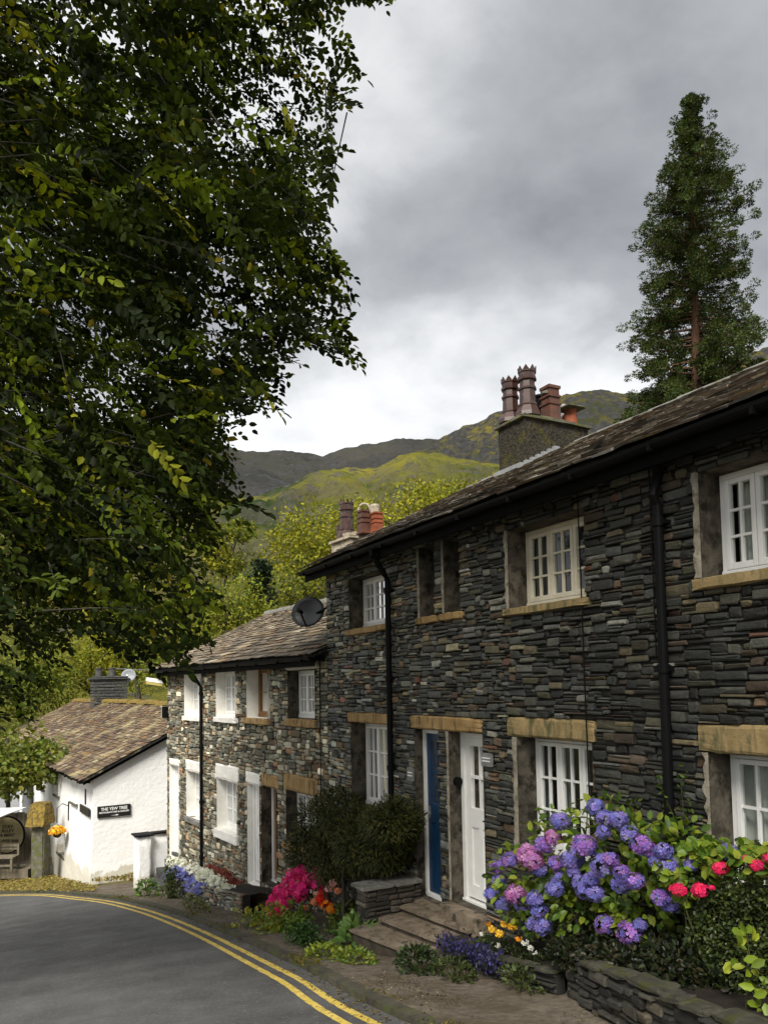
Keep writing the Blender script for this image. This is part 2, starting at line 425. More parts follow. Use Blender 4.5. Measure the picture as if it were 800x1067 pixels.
def stone(mb, a0, a1, z0, z1, dep, col):
    w, h = a1 - a0, z1 - z0
    if w < .012 or h < .008: return
    j = min(w, h) * .13; p = R.uniform(.0, dep) if R.random() < .85 else R.uniform(-.4, 0) * dep
    t1, t2 = R.uniform(-.2, .2) * dep, R.uniform(-.2, .2) * dep
    ch = min(w, h)
    ring = []
    for (x, z, sx, sz) in ((a0, z0, 1, 1), (a1, z0, -1, 1), (a1, z1, -1, -1), (a0, z1, 1, -1)):
        c1, c2 = R.uniform(.02, .42) * ch, R.uniform(.02, .42) * ch
        p1 = (x + sx * c1, z + sz * R.uniform(0, .06) * h); p2 = (x + sx * R.uniform(0, .04) * min(w, .2), z + sz * c2)
        ring += [p2, p1] if (sx == 1) == (sz == 1) else [p1, p2]
    cx, cz = (a0 + a1) / 2, (z0 + z1) / 2; bv = min(.009, ch * .2)
    sk = R.uniform(-.5, .5) * min(.012, h * .16) / (w / 2); ring = [(x, z + sk * (x - cx)) for x, z in ring]
    def o(x, z): return p + t1 * (x - cx) / w * 2 + t2 * (z - cz) / h * 2 + R.uniform(-.003, .003)
    back = [(x, -.06, z) for x, z in ring]
    mid = [(x, o(x, z) - bv * .8, z) for x, z in ring]
    fr = [(x + (cx - x) * min(.4, bv / w * 2.4), o(x, z), z + (cz - z) * min(.45, bv / h * 2.4)) for x, z in ring]
    cen = [(cx + R.uniform(-.2, .2) * w, p + R.uniform(0, .006), cz)]
    fs = []
    for i in range(8):
        q = (i + 1) % 8
        fs += [(i, q, 8 + q, 8 + i), (8 + i, 8 + q, 16 + q, 16 + i), (16 + i, 16 + q, 24)]
    mb.add(back + mid + fr + cen, fs, col, 0)
def backing(mb, a0, a1, z0, z1, holes, o, mi):
    xs = sorted({a0, a1, *[min(max(h[k], a0), a1) for h in holes for k in (0, 1)]}); zs = sorted({z0, z1, *[min(max(h[k], z0), z1) for h in holes for k in (2, 3)]})
    for x0, x1 in zip(xs, xs[1:]):
        for y0, y1 in zip(zs, zs[1:]):
            cx, cz = (x0 + x1) / 2, (y0 + y1) / 2
            if any(h[0] < cx < h[1] and h[2] < cz < h[3] for h in holes): continue
            mb.add([(x0, o, y0), (x1, o, y0), (x1, o, y1), (x0, o, y1)], [(0, 1, 2, 3)], None, mi)
def reveal(mb, h, o0, o1, mi, mi_room, depth=.45):
    a0, a1, z0, z1 = h
    def ring(oa, ob, mi, n=1, rough=0):
        mb.add([(a0, oa, z0), (a0, ob, z0), (a0, ob, z1), (a0, oa, z1)], [(0, 1, 2, 3)], None, mi)
        mb.add([(a1, oa, z0), (a1, ob, z0), (a1, ob, z1), (a1, oa, z1)], [(0, 1, 2, 3)], None, mi)
        mb.add([(a0, oa, z0), (a1, oa, z0), (a1, ob, z0), (a0, ob, z0)], [(0, 1, 2, 3)], None, mi)
        mb.add([(a0, oa, z1), (a1, oa, z1), (a1, ob, z1), (a0, ob, z1)], [(0, 1, 2, 3)], None, mi)
    ring(o0, o1, mi); ring(o1, o1 - depth, mi_room)
    mb.add([(a0, o1 - depth, z0), (a1, o1 - depth, z0), (a1, o1 - depth, z1), (a0, o1 - depth, z1)], [(0, 1, 2, 3)], None, mi_room)

def casement(fr, parent, h, o, ncas=2, cols=2, rows=3, mat='white', curtain=None, side_open=False, border=.05):
    """window part with pane and curtain sub-parts, filling opening h at depth o"""
    a0, a1, z0, z1 = h
    e = .004; a0 += e; a1 -= e; z0 += e; z1 -= e
    mb = MB(fr); b = border
    mb.bbox(a0, a1, o - .06, o + .012, z0, z0 + b * 1.2, .006); mb.bbox(a0, a1, o - .06, o, z1 - b, z1, .006)
    mb.bbox(a0, a0 + b, o - .06, o - .001, z0 + b * 1.2, z1 - b, .006); mb.bbox(a1 - b, a1, o - .06, o - .001, z0 + b * 1.2, z1 - b, .006)
    w = (a1 - a0 - 2 * b) / ncas
    pm = MB(fr)
    for c in range(ncas):
        x0 = a0 + b + c * w + .003; x1 = x0 + w - .006; y0, y1 = z0 + b * 1.2 + .003, z1 - b - .003
        s = .042
        oo = o + .012
        mb.bbox(x0, x0 + s, o - .045, oo, y0, y1, .005); mb.bbox(x1 - s, x1, o - .045, oo, y0, y1, .005)
        mb.bbox(x0 + s, x1 - s, o - .045, oo - .001, y0, y0 + s * 1.3, .005); mb.bbox(x0 + s, x1 - s, o - .045, oo - .001, y1 - s, y1, .005)
        gx0, gx1, gy0, gy1 = x0 + s, x1 - s, y0 + s * 1.3, y1 - s
        for k in range(1, cols):
            x = gx0 + (gx1 - gx0) * k / cols; mb.box(x - .011, x + .011, o - .03, o + .002, gy0, gy1)
        for k in range(1, rows):
            z = gy0 + (gy1 - gy0) * k / rows; mb.box(gx0, gx1, o - .028, o + .0005, z - .011, z + .011)
        pm.add([(gx0 - .01, o - .02, gy0 - .01), (gx1 + .01, o - .02, gy0 - .01), (gx1 + .01, o - .02, gy1 + .01), (gx0 - .01, o - .02, gy1 + .01)], [(0, 1, 2, 3)])
    w_ = mb.build('window', M[mat], parent)
    pm.build('pane', M['glass'], w_, fix=False)
    if curtain:
        m_ = M[curtain[0]]
        for (f0, f1, zt) in curtain[1]:
            cm = MB(fr); c0, c1 = a0 + (a1 - a0) * f0, a0 + (a1 - a0) * f1; n = max(6, int((c1 - c0) / .012)); ph = R.uniform(0, 6)
            vs = []
            for i in range(n + 1):
                x = c0 + (c1 - c0) * i / n; oo = o - .13 + .022 * math.sin(ph + i * .9) + .01 * math.sin(i * .37)
                vs += [(x, oo, z0 + .01), (x, oo, z0 + (z1 - z0) * zt)]
            cm.add(vs, [(2 * i, 2 * i + 2, 2 * i + 3, 2 * i + 1) for i in range(n)])
            cm.build('curtain', m_, w_, True, fix=False)
    return w_
def slab(fr, parent, name, a0, a1, o0, o1, z0, z1, mat, label=None):
    mb = MB(fr); mb.rough(a0, a1, o0, o1, z0, z1, 7, .011, .010)
    o = mb.build(name, M[mat], parent)
    if label: o['label'] = label
    return o

def slate_roof(fr, parent, a0, a1, oe, ze, orr, zr, pal, mat, name='roof', wr=(.16, .40), ex=(.21, .13), seedoff=0, deck='black_wood', back=True, verge=.02):
    """stone slates in diminishing courses over a deck, from the eave (oe, ze) up to the ridge (orr, zr)"""
    d = np.array([orr - oe, zr - ze]); Ls = float(np.hypot(*d)); d = d / Ls; n = np.array([-d[1], d[0]])
    if n[1] < 0: n = -n
    mb = MB(fr)
    def P(a, s, t): q = np.array([oe, ze]) + d * s + n * t; return (a, q[0], q[1])
    mb.add([P(a0, 0, -.02), P(a1, 0, -.02), P(a1, Ls, -.02), P(a0, Ls, -.02), P(a0, 0, -.07), P(a1, 0, -.07), P(a1, Ls, -.07), P(a0, Ls, -.07)],
           [(0, 1, 2, 3), (4, 5, 6, 7), (0, 1, 5, 4), (1, 2, 6, 5), (2, 3, 7, 6), (3, 0, 4, 7)], (.02, .02, .02))
    if back:
        q = 2 * np.array([orr, zr]) - np.array([oe, ze]); zb = ze
        ob = 2 * orr - oe
        mb.add([(a0, orr, zr), (a1, orr, zr), (a1, ob, zb), (a0, ob, zb), (a0, orr, zr - .06), (a1, orr, zr - .06), (a1, ob, zb - .06), (a0, ob, zb - .06)],
               [(0, 1, 2, 3), (4, 5, 6, 7), (0, 1, 5, 4), (1, 2, 6, 5), (2, 3, 7, 6), (3, 0, 4, 7)], (.06, .055, .05))
    s = -.05; row = 0
    while s < Ls:
        e = ex[0] + (ex[1] - ex[0]) * s / Ls
        a = a0 - R.uniform(0, .2)
        while a < a1:
            w = R.uniform(*wr) * (1 - .3 * s / Ls)
            x0, x1 = max(a, a0 - verge * R.random()), min(a + w - .006, a1 + verge * R.random())
            a += w
            if x1 - x0 < .05: continue
            th = R.uniform(.010, .024); lift = .028 + R.uniform(0, .016); js = R.uniform(-.028, .028)
            s1 = min(s + e * 1.7, Ls)
            ks = [R.uniform(-.012, .012) for _ in range(6)]; xm = x0 + (x1 - x0) * R.uniform(.3, .7)
            c = stone_col(pal, None, a, s)
            top = [P(x0, s + js + ks[0], lift + ks[4] * .5), P(xm, s + js + ks[1] - .006, lift + .003), P(x1, s + js + ks[2], lift + ks[5] * .5), P(x1, s1, .004), P(x0, s1, .004)]
            bot = [P(x0 + .004, s + js + ks[0] + .004, lift - th + ks[4] * .5), P(xm, s + js + ks[1], lift - th), P(x1 - .004, s + js + ks[2] + .004, lift - th + ks[5] * .5)]
            mb.add(top + bot, [(0, 1, 2, 3, 4), (0, 5, 6, 1), (1, 6, 7, 2), (0, 4, 5), (2, 7, 3)], c)
        s += e; row += 1
    return mb.build(name, M[mat], parent, fix=False)
def ridge_tiles(fr, parent, a0, a1, o, z, mat, step=.45, r=.14, j=.012, name='ridge_tile_row'):
    mb = MB(fr); a = a0
    while a < a1:
        b = min(a + step, a1); t = R.uniform(-j, j); n = 7; vs = []
        for x in (a + .004, b + .02):
            for q in range(n):
                g = math.pi * (q / (n - 1)); rr = r + (0.008 if x > a + .1 else 0)
                vs.append((x, o + rr * 1.05 * math.cos(g), z + t - .07 + rr * math.sin(g)))
        fs = [(q, q + 1, n + q + 1, n + q) for q in range(n - 1)] + [tuple(range(n)), tuple(range(n, 2 * n))]
        mb.add(vs, fs); a += step
    return mb.build(name, M[mat], parent)
def gutter(fr, parent, a0, a1, o, z, r=.06, pitch=0):
    mb = MB(fr); n = 9; vs = []
    xs = np.arange(a0, a1 + .01, (a1 - a0) / max(2, int((a1 - a0) / .9)))
    for x in xs:
        sag = .008 * math.sin(x * 2.1)
        for rr in (r, r - .008):
            for q in range(n):
                g = math.pi + math.pi * q / (n - 1); vs.append((x, o + rr * math.cos(g), z + sag + rr * math.sin(g)))
    k = 2 * n; fs = []
    for i in range(len(xs) - 1):
        for q in range(n - 1): fs += [(i * k + q, i * k + q + 1, (i + 1) * k + q + 1, (i + 1) * k + q), (i * k + n + q, i * k + n + q + 1, (i + 1) * k + n + q + 1, (i + 1) * k + n + q)]
        fs += [(i * k, (i + 1) * k, (i + 1) * k + n, i * k + n), (i * k + n - 1, (i + 1) * k + n - 1, (i + 1) * k + 2 * n - 1, i * k + 2 * n - 1)]
    for e in (0, len(xs) - 1): fs += [tuple(e * k + q for q in range(n)) ]
    mb.add(vs, fs)
    for x in np.arange(a0 + .3, a1, .95): mb.box(x - .015, x + .015, o - r - .006, o + r + .004, z - r - .012, z - r * .3)
    return mb.build('gutter', M['black_iron'], parent)
def downpipe(fr, parent, a, o_top, z_top, z_bot, r=.038, o=.07):
    mb = MB(fr)
    pts = [(a, o_top, z_top), (a, o_top, z_top - .08), (a, o_top - .04, z_top - .14), (a, o + .05, z_top - .34), (a, o, z_top - .42), (a, o, z_bot)]
    mb.tube(pts, r, 12)
    z = z_top - .6
    while z > z_bot + .2: mb.tube([(a, o, z), (a, o, z + .07)], r + .013, 12); mb.box(a - r - .03, a + r + .03, .0, o + .01, z + .015, z + .05); z -= 1.25
    return mb.build('downpipe', M['black_iron'], parent)

# ================================================================== UPPER TERRACE
PAL1 = [(30, (.040, .043, .041)), (24, (.027, .029, .029)), (16, (.058, .062, .056)), (12, (.068, .066, .046)), (7, (.10, .105, .097)), (6, (.075, .056, .040)), (1.2, (.085, .042, .03)), (3, (.15, .15, .14)), (6, (.095, .082, .052)), (3, (.085, .058, .036))]
PAL2 = [(26, (.19, .19, .155)), (22, (.13, .133, .11)), (16, (.25, .24, .195)), (14, (.20, .155, .10)), (8, (.33, .30, .23)), (6, (.085, .09, .08)), (7, (.20, .13, .08)), (3, (.42, .39, .32))]
U = Frame((5.2, 0), (0, 1))
ZG = 3.56                         # gutter level, upper terrace
A_END = 11.87
up_t = empty('stone_terrace', (5.2, 5.0, gh(5.0)), 'tall dark slate-stone terrace with blue and white doors, nearest row of cottages', 'house')
def rect(fr, xl, xr, yt, yb, ytr=None):
    """opening from its four photograph edges on the wall plane"""
    am = None
    aL = fr.px(xl, yb)[0]; aR = fr.px(xr, yb)[0]
    return [aR, aL, fr.px((xl + xr) / 2, yb)[1], fr.px((xl + xr) / 2, yt)[1]]
def rz(fr, xl, xr, z0, z1):
    return [fr.px(xr, 722)[0], fr.px(xl, 722)[0], z0, z1]
def rec(fr, xo, xi, y):
    a = fr.px(xo, y)[0]; lo, hi = 0, .8
    for _ in range(40):
        m = (lo + hi) / 2
        if fr.px(xi, y, -m)[0] < a: lo = m
        else: hi = m
    return lo
print('recess', [round(rec(U, *q), 3) for q in ((530, 543, 600), (366.7, 381, 800), (364, 376.4, 640), (540, 556, 800), (730, 753, 560), (740, 764, 830), (433, 442, 850), (469, 481.6, 850))])
REC = .24
ZS2 = 2.40; ZL = 1.02            # upper sill top, ground-floor lintel underside
wins1 = dict(
    w1=[U.px(403, 640)[0], U.px(364, 640)[0], 2.50, 3.30],
    s1=[U.px(453, 640)[0], U.px(438, 640)[0], 2.50, 3.42],
    s2=[U.px(480, 640)[0], U.px(463.5, 640)[0], 2.50, 3.42],
    w3=[U.px(610, 600)[0], U.px(530, 600)[0], 2.43, 3.30],
    w4=[U.px(850, 560)[0], U.px(730, 560)[0], 2.43, 3.30],
    w5=[U.px(408, 800)[0], U.px(366.7, 800)[0], U.px(385, 842)[1] - .03, ZL + .02],
    d1=[U.px(458, 830)[0], U.px(433, 830)[0], -1.185, ZL],
    d2=[U.px(504, 830)[0], U.px(469, 830)[0], -1.06, ZL],
    w6=[U.px(618, 820)[0], U.px(540, 820)[0], -.22, ZL],
    w7=[U.px(905, 830)[0], U.px(740, 830)[0], -.22, ZL])
for k, h in wins1.items(): print(k, [round(x, 2) for x in h])
for k, (xl, yl, xr, yr) in dict(sill3=(524, 640, 613, 628), sill1=(360, 662, 402, 656), lint6=(529, 747, 619, 751), lint6b=(529, 768, 619, 771), w3top=(543, 553, 603, 543), w5=(367, 757, 408, 757), w4b=(753, 604, 800, 597)).items(): print(k, U.px(xl, yl), U.px(xr, yr))
wall = MB(U)
holes = list(wins1.values())
A0W = -2.5
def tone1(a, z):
    # stone paler at the far end; shade on the near cottages is also put into it
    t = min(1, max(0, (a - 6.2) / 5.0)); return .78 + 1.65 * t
lint1 = []   # lintel and sill slabs also block the rubble
def lint(a0, a1, z0, z1): lint1.append([a0, a1, z0, z1]); return (a0, a1, z0, z1)
L5 = lint(U.px(408.5, 750)[0], U.px(362, 750)[0], ZL + .022, 1.20)
LD = lint(U.px(502.5, 755)[0], U.px(428.5, 755)[0], ZL + .002, 1.20)
L6 = lint(U.px(619.5, 760)[0], U.px(529, 760)[0], ZL + .002, 1.235)
L7 = lint(U.px(930, 765)[0], U.px(727, 765)[0], ZL + .002, 1.25)
def sill_of(h, e0, e1, t): return lint(h[0] - e0, h[1] + e1, h[2] - t, h[2] - .002)
S1 = sill_of(wins1['w1'], .06, .10, .10); SS1 = sill_of(wins1['s1'], .05, .08, .10); SS2 = sill_of(wins1['s2'], .05, .06, .10)
S3 = sill_of(wins1['w3'], .06, .08, .09); S4 = sill_of(wins1['w4'], .06, .08, .10); S5 = sill_of(wins1['w5'], .05, .06, .14)
S6 = sill_of(wins1['w6'], .05, .06, .10); S7 = sill_of(wins1['w7'], .05, .06, .10)
gz1 = lambda a: gh(a) - .25
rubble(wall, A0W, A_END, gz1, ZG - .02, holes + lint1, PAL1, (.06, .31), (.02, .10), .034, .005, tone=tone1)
backing(wall, A0W, A_END, gh(A_END) - .4, ZG + .1, holes, -.025, 1)
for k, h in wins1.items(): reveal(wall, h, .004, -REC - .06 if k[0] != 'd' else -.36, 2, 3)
# end wall and rear, below the roof
wall.box(A0W, A_END, -6.2, -.9, gh(A_END) - .4, ZG - .1, None, 1)
wall.add([(A_END - .01, 0, gh(A_END) - .4), (A_END - .01, -6.2, gh(A_END) - .4), (A_END - .01, -6.2, ZG), (A_END - .01, -3.1, ZG + 1.66), (A_END - .01, 0, ZG)], [(0, 1, 2, 3, 4)], None, 1)
for k in ('s1', 's2', 'w3', 'w4', 'w6', 'w7', 'd2'):      # ragged lime plaster lapping on to the stones at the far jamb
    h = wins1[k]; nn_ = 40; vs = []; ww_ = .022 if k in ('s1', 's2', 'd2') else .06
    for i in range(nn_ + 1):
        z = h[2] + (h[3] - h[2]) * i / nn_; e = ww_ * (.55 + .8 * noise.noise(Vector((z * 3, h[0], 0))) + .5 * noise.noise(Vector((z * 13, h[0], 3))))
        vs += [(h[1] - .002, .012, z), (h[1] + .004, .038, z), (h[1] + max(.006, e), .036, z), (h[1] + max(.008, e) + .012, .0, z)]
    wall.add(vs, [(4 * i + q, 4 * i + q + 1, 4 * i + 5 + q, 4 * i + 4 + q) for i in range(nn_) for q in range(3)], None, 4)
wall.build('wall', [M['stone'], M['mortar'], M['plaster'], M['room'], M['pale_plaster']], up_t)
for nm, q, mt in (('lintel', L5, 'lintel'), ('lintel', LD, 'lintel'), ('lintel', L6, 'lintel_dark'), ('lintel', L7, 'lintel_dark')):
    slab(U, up_t, nm, q[0], q[1], -.14, .022, q[2], q[3], mt)
for q, mt in ((S1, 'lintel'), (SS1, 'lintel'), (SS2, 'lintel'), (S3, 'lintel_dark'), (S4, 'lintel_dark'), (S5, 'lintel_dark'), (S6, 'lintel_dark'), (S7, 'lintel_dark')):
    slab(U, up_t, 'sill', q[0], q[1], -REC - .02, .06, q[2], q[3], mt)
casement(U, up_t, wins1['w1'], -REC, 3, 2, 3, 'white', ('curtain_dark', [(0, .25, 1), (.8, 1, 1)]))
casement(U, up_t, wins1['s1'], -REC - .055, 1, 1, 1, 'black_wood', border=.03)
casement(U, up_t, wins1['s2'], -REC - .055, 1, 1, 1, 'black_wood', border=.03)
casement(U, up_t, wins1['w3'], -REC, 3, 2, 3, 'cream', ('curtain_dark', [(0, .4, 1), (.75, 1, 1)]))
casement(U, up_t, wins1['w4'], -REC, 3, 2, 3, 'white', ('curtain', [(.1, .95, .95)]))
casement(U, up_t, wins1['w5'], -REC, 3, 2, 3, 'white', ('curtain_dark', [(0, .6, 1), (.8, 1, 1)]))
casement(U, up_t, wins1['w6'], -REC, 3, 2, 3, 'white', ('curtain_dark', [(.0, .12, 1), (.6, .7, 1), (.92, 1, 1)]))
casement(U, up_t, wins1['w7'], -REC, 3, 2, 3, 'white', ('curtain', [(.0, .3, 1), (.45, .98, 1)]))

def door(fr, parent, h, o, mat, jamb, label, glazed=True, fan=False):
    a0, a1, z0, z1 = h; e = .004
    fm = MB(fr); b = .075 if mat != 'blue' else .06
    fm.bbox(a0 + e, a0 + b, o - .08, o + .03, z0, z1 - e, .006); fm.bbox(a1 - b, a1 - e, o - .08, o + .03, z0, z1 - e, .006)
    fm.bbox(a0 + b, a1 - b, o - .08, o + .029, z1 - b, z1 - e, .006)
    fm.bbox(a0 + e, a1 - e, o - .08, o + .05, z0 - .0, z0 + .03, .004) if mat != 'blue' else fm.bbox(a0 + b, a1 - b, o - .08, o + .045, z0, z0 + .05, .004)
    f = fm.build('door_frame', M[jamb], parent)
    d = MB(fr); x0, x1, y0, y1 = a0 + b + .004, a1 - b - .004, z0 + .055, z1 - b - .004
    s = .095
    d.bbox(x0, x0 + s, o - .06, o, y0, y1, .004); d.bbox(x1 - s, x1, o - .06, o, y0, y1, .004)
    zz = [y0, y0 + .16, y0 + (y1 - y0) * .44, y0 + (y1 - y0) * .56, y1 - .10, y1]
    for p, q in ((zz[0], zz[1]), (zz[2], zz[3]), (zz[4], zz[5])): d.bbox(x0 + s, x1 - s, o - .06, o - .001, p, q, .004)
    d.box(x0 + s, x1 - s, o - .05, o - .018, zz[1], zz[2])
    xm = (x0 + x1) / 2; d.bbox(xm - .04, xm + .04, o - .055, o - .001, zz[1], zz[2], .003)
    if not glazed: d.box(x0 + s, x1 - s, o - .05, o - .018, zz[3], zz[4])
    else:
        zm = (zz[3] + zz[4]) / 2; d.box(x0 + s, x1 - s, o - .045, o - .005, zm - .018, zm + .018); d.box(xm - .014, xm + .014, o - .045, o - .006, zz[3], zz[4])
    dd = d.build('door', M[mat], parent); dd['label'] = label
    if glazed:
        g = MB(fr); g.add([(x0 + s - .005, o - .03, zz[3]), (x1 - s + .005, o - .03, zz[3]), (x1 - s + .005, o - .03, zz[4]), (x0 + s - .005, o - .03, zz[4])], [(0, 1, 2, 3)])
        g.build('pane', M['glass'], dd, fix=False)
    hm = MB(fr); zz_ = y0 + (y1 - y0) * .5
    ha = x1 - .05 if mat == 'blue' else x0 + .05
    hm.bbox(ha - .018, ha + .018, o, o + .012, zz_ - .08, zz_ + .08, .003); hm.tube([(ha, o + .01, zz_), (ha, o + .05, zz_), (ha + (-.10 if mat == 'blue' else .10), o + .052, zz_)], .009, 8)
    hm.build('handle', M['metal'] if mat == 'blue' else M['black_iron'], dd)
    return dd
door(U, up_t, wins1['d1'], -.15, 'blue', 'white', 'blue glazed door')
door(U, up_t, wins1['d2'], -.19, 'white', 'white', 'white glazed door')
# roof, eave boards, gutter
PALR = [(30, (.13, .105, .08)), (22, (.075, .065, .055)), (16, (.18, .15, .115)), (10, (.20, .185, .16)), (8, (.15, .095, .055)), (6, (.32, .28, .21)), (5, (.40, .38, .34))]
OE, ZE, OR, ZR = .30, ZG + .06, -3.05, ZG + .06 + 1.72
slate_roof(U, up_t, A0W, A_END + .38, OE, ZE, OR, ZR, PALR, 'slate')
ridge_tiles(U, up_t, A0W, A_END + .36, OR, ZR + .03, 'ridge', .5, .075)
fb = MB(U); fb.box(A0W, A_END + .36, .215, .24, ZG - .16, ZG + .03); fb.box(A0W, A_END + .36, -.02, .214, ZG - .05, ZG - .025)
for zz in np.linspace(0, 1, 2): pass
fb.add([(A_END + .36, .24, ZG - .15), (A_END + .36, -3.05, ZG + 1.57), (A_END + .36, -3.05, ZG + 1.73), (A_END + .36, .24, ZG + .04), (A_END + .33, .24, ZG - .15), (A_END + .33, -3.05, ZG + 1.57), (A_END + .33, -3.05, ZG + 1.73), (A_END + .33, .24, ZG + .04)], [(0, 1, 2, 3), (4, 5, 6, 7), (0, 1, 5, 4), (3, 2, 6, 7), (0, 3, 7, 4)])
fb.build('fascia', M['black_wood'], up_t)
gutter(U, up_t, A0W, A_END + .40, .305, ZG + .0, .062)
aP1 = U.px(410, 700)[0]; aP2 = U.px(697, 680)[0]
downpipe(U, up_t, aP1, .305, ZG - .04, gh(aP1) + .02, .042, .075)
downpipe(U, up_t, aP2, .09, ZG - .04, gh(aP2) + .02, .042, .075)
cb = MB(U)   # thin cables on the wall
ac = U.px(608, 600)[0]; cb.tube([(ac, .05, ZG - .1), (ac, .04, 2.6), (ac - .01, .045, 1.6), (ac - .02, .04, .4), (ac - .02, .04, -.4)], .007, 6)
ac = U.px(684, 600)[0]; cb.tube([(ac, .05, ZG - .1), (ac + .005, .04, 2.6), (ac, .045, 1.8)], .006, 6)
cb.build('cable', M['black_iron'], up_t)

# big roughcast chimney with its pots
def crown_pot(c, h, r, mat, parent, seg=8, spikes=True):
    mb = MB(); mb.lathe(c, [(r * 1.5, 0), (r * 1.45, h * .08), (r * 1.05, h * .22), (r * 1.12, h * .23), (r * 1.12, h * .26), (r * .98, h * .27), (r * .90, h * .55), (r * 1.06, h * .56), (r * 1.06, h * .60), (r * .90, h * .61), (r * .86, h * .74), (r * 1.08, h * .75), (r * 1.1, h * .79), (r * .96, h * .80), (r * .98, h * .90), (r * 1.08, h * .905), (r * 1.08, h * .93), (r * .9, h * .93), (r * .72, h * .93), (r * .72, h * .6)], seg)
    if spikes:
        for q in range(seg):
            t0, t1 = 2 * math.pi * (q + .05) / seg + .4, 2 * math.pi * (q + .95) / seg + .4; tm = (t0 + t1) / 2
            pts = []
            for rr in (r * 1.07, r * .92):
                pts += [(c[0] + rr * math.cos(t0), c[1] + rr * math.sin(t0), c[2] + h * .93), (c[0] + rr * math.cos(t1), c[1] + rr * math.sin(t1), c[2] + h * .93), (c[0] + rr * math.cos(tm), c[1] + rr * math.sin(tm), c[2] + h * 1.03)]
            mb.add(pts, [(0, 1, 2), (3, 4, 5), (0, 1, 4, 3), (1, 2, 5, 4), (2, 0, 3, 5)])
    return mb.build('chimney_pot', M[mat], parent)
def square_pot(c, h, r, mat, parent, yaw=0):
    mb = MB(); mb.lathe(c, [(r * 1.3, 0), (r * 1.3, h * .06), (r * 1.12, h * .08), (r * 1.08, h * .45), (r * 1.24, h * .46), (r * 1.24, h * .52), (r * 1.05, h * .53), (r * 1.0, h * .66), (r * 1.2, h * .67), (r * 1.2, h * .73), (r * 1.0, h * .74), (r * .98, h * .9), (r * 1.18, h * .92), (r * 1.18, h), (r * .8, h), (r * .8, h * .6)], 4)
    return mb.build('chimney_pot', M[mat], parent)
CXR = 5.2 + 3.05
pC = on_x(546, 460, CXR - .42)       # road-side, near corner of the stack
pF = on_x(518.5, 455, CXR - .42); pB = on_y(612.5, 440, pC[1]); ztop = on_x(546, 434, CXR - .42)[2]
print('chimney', pC, pF, pB, ztop)
CX0, CX1, CY0, CY1 = pC[0], pB[0], pC[1], pF[1] + .02
st = MB(); st.rough(CX0, CX1, CY0, CY1, ZR - 1.0, ztop, 9, .018, .01)
stack = st.build('chimney', M['roughcast'], up_t)
fl = MB(); fl.rough(CX0 - .05, CX1 + .05, CY0 - .05, CY1 + .05, ztop - .005, ztop + .05, 5, .012, .012)
fl.rough(CX0 + .05, CX1 - .05, CY0 + .05, CY1 - .05, ztop + .045, ztop + .12, 4, .02, .03)
fl.build('chimney_cap', M['mossy_stone'], stack)
zp = ztop + .09
hp = 0.0
def pot_x(px, y): return on_y(px, 400, y)[0]
ym = (CY0 + CY1) / 2
kpx = proj((CX0, ym, zp))[2] / F     # metres per pixel here
crown_pot((pot_x(549, CY0 + .2), CY0 + .2, zp), 52 * kpx, 9.2 * kpx, 'glazed', stack)
crown_pot((pot_x(531, CY1 - .16), CY1 - .16, zp), 48 * kpx, 9.0 * kpx, 'glazed', stack)
square_pot((pot_x(572.5, CY0 + .22), CY0 + .22, zp), 38 * kpx, 9.5 * kpx, 'terracotta', stack)
mb = MB(); c = (pot_x(568, CY0 + .22), CY0 + .22, zp + 30 * kpx); mb.rough(c[0] - .05, c[0] + .09, c[1] - .08, c[1] + .1, c[2] - .02, c[2] + .06, 2, .012, .012); mb.build('pot_cover', M['mossy_stone'], stack)
mb = MB(); c = (pot_x(562, CY1 - .2), CY1 - .2, zp); mb.lathe(c, [(.15, 0), (.13, .5), (.15, .52), (.15, .56), (.1, .56)], 10); mb.build('chimney_pot', M['black_wood'], stack)
c = (pot_x(593, CY0 + .24), CY0 + .24, zp); mb = MB(); mb.lathe(c, [(7.2 * kpx, 0), (6.6 * kpx, 17 * kpx), (6.9 * kpx, 18 * kpx), (5 * kpx, 18 * kpx)], 14); mb.build('chimney_pot', M['red_pot'], stack)
mb = MB(); mb.rough(c[0] - .2, c[0] + .2, c[1] - .2, c[1] + .2, c[2] + 18 * kpx, c[2] + 20.5 * kpx, 3, .01, .012); mb.build('pot_cover', M['mossy_stone'], stack)
c = (pot_x(585, CY1 - .2), CY1 - .2, zp); mb = MB(); mb.lathe(c, [(.085, 0), (.085, 30 * kpx), (.075, 30 * kpx), (.075, .2)], 12); mb.build('flue', M['metal'], stack)
mb = MB(); mb.T = None
for k in range(6):
    t = k / 6; x0 = CX0 - .03 + t * .72; z0 = ZE + (ZR - ZE) * ((5.2 + OE - x0) / (OE - OR)) * 1.0
    z0 = ZE + (ZR - ZE) * ((x0 - (5.2 - OE)) / (OE - OR)); mb.box(x0, x0 + .11, CY0 - .07, CY0 + .0, z0 + .02, z0 + .11)
for k in range(3): z0 = ZE + (ZR - ZE) * ((CX0 - .05 - (5.2 - OE)) / (OE - OR)); mb.box(CX0 - .09, CX0, CY0 + k * .25, CY0 + k * .25 + .24, z0 + .0, z0 + .09)
mb.build('flashing', M['lead'], stack)

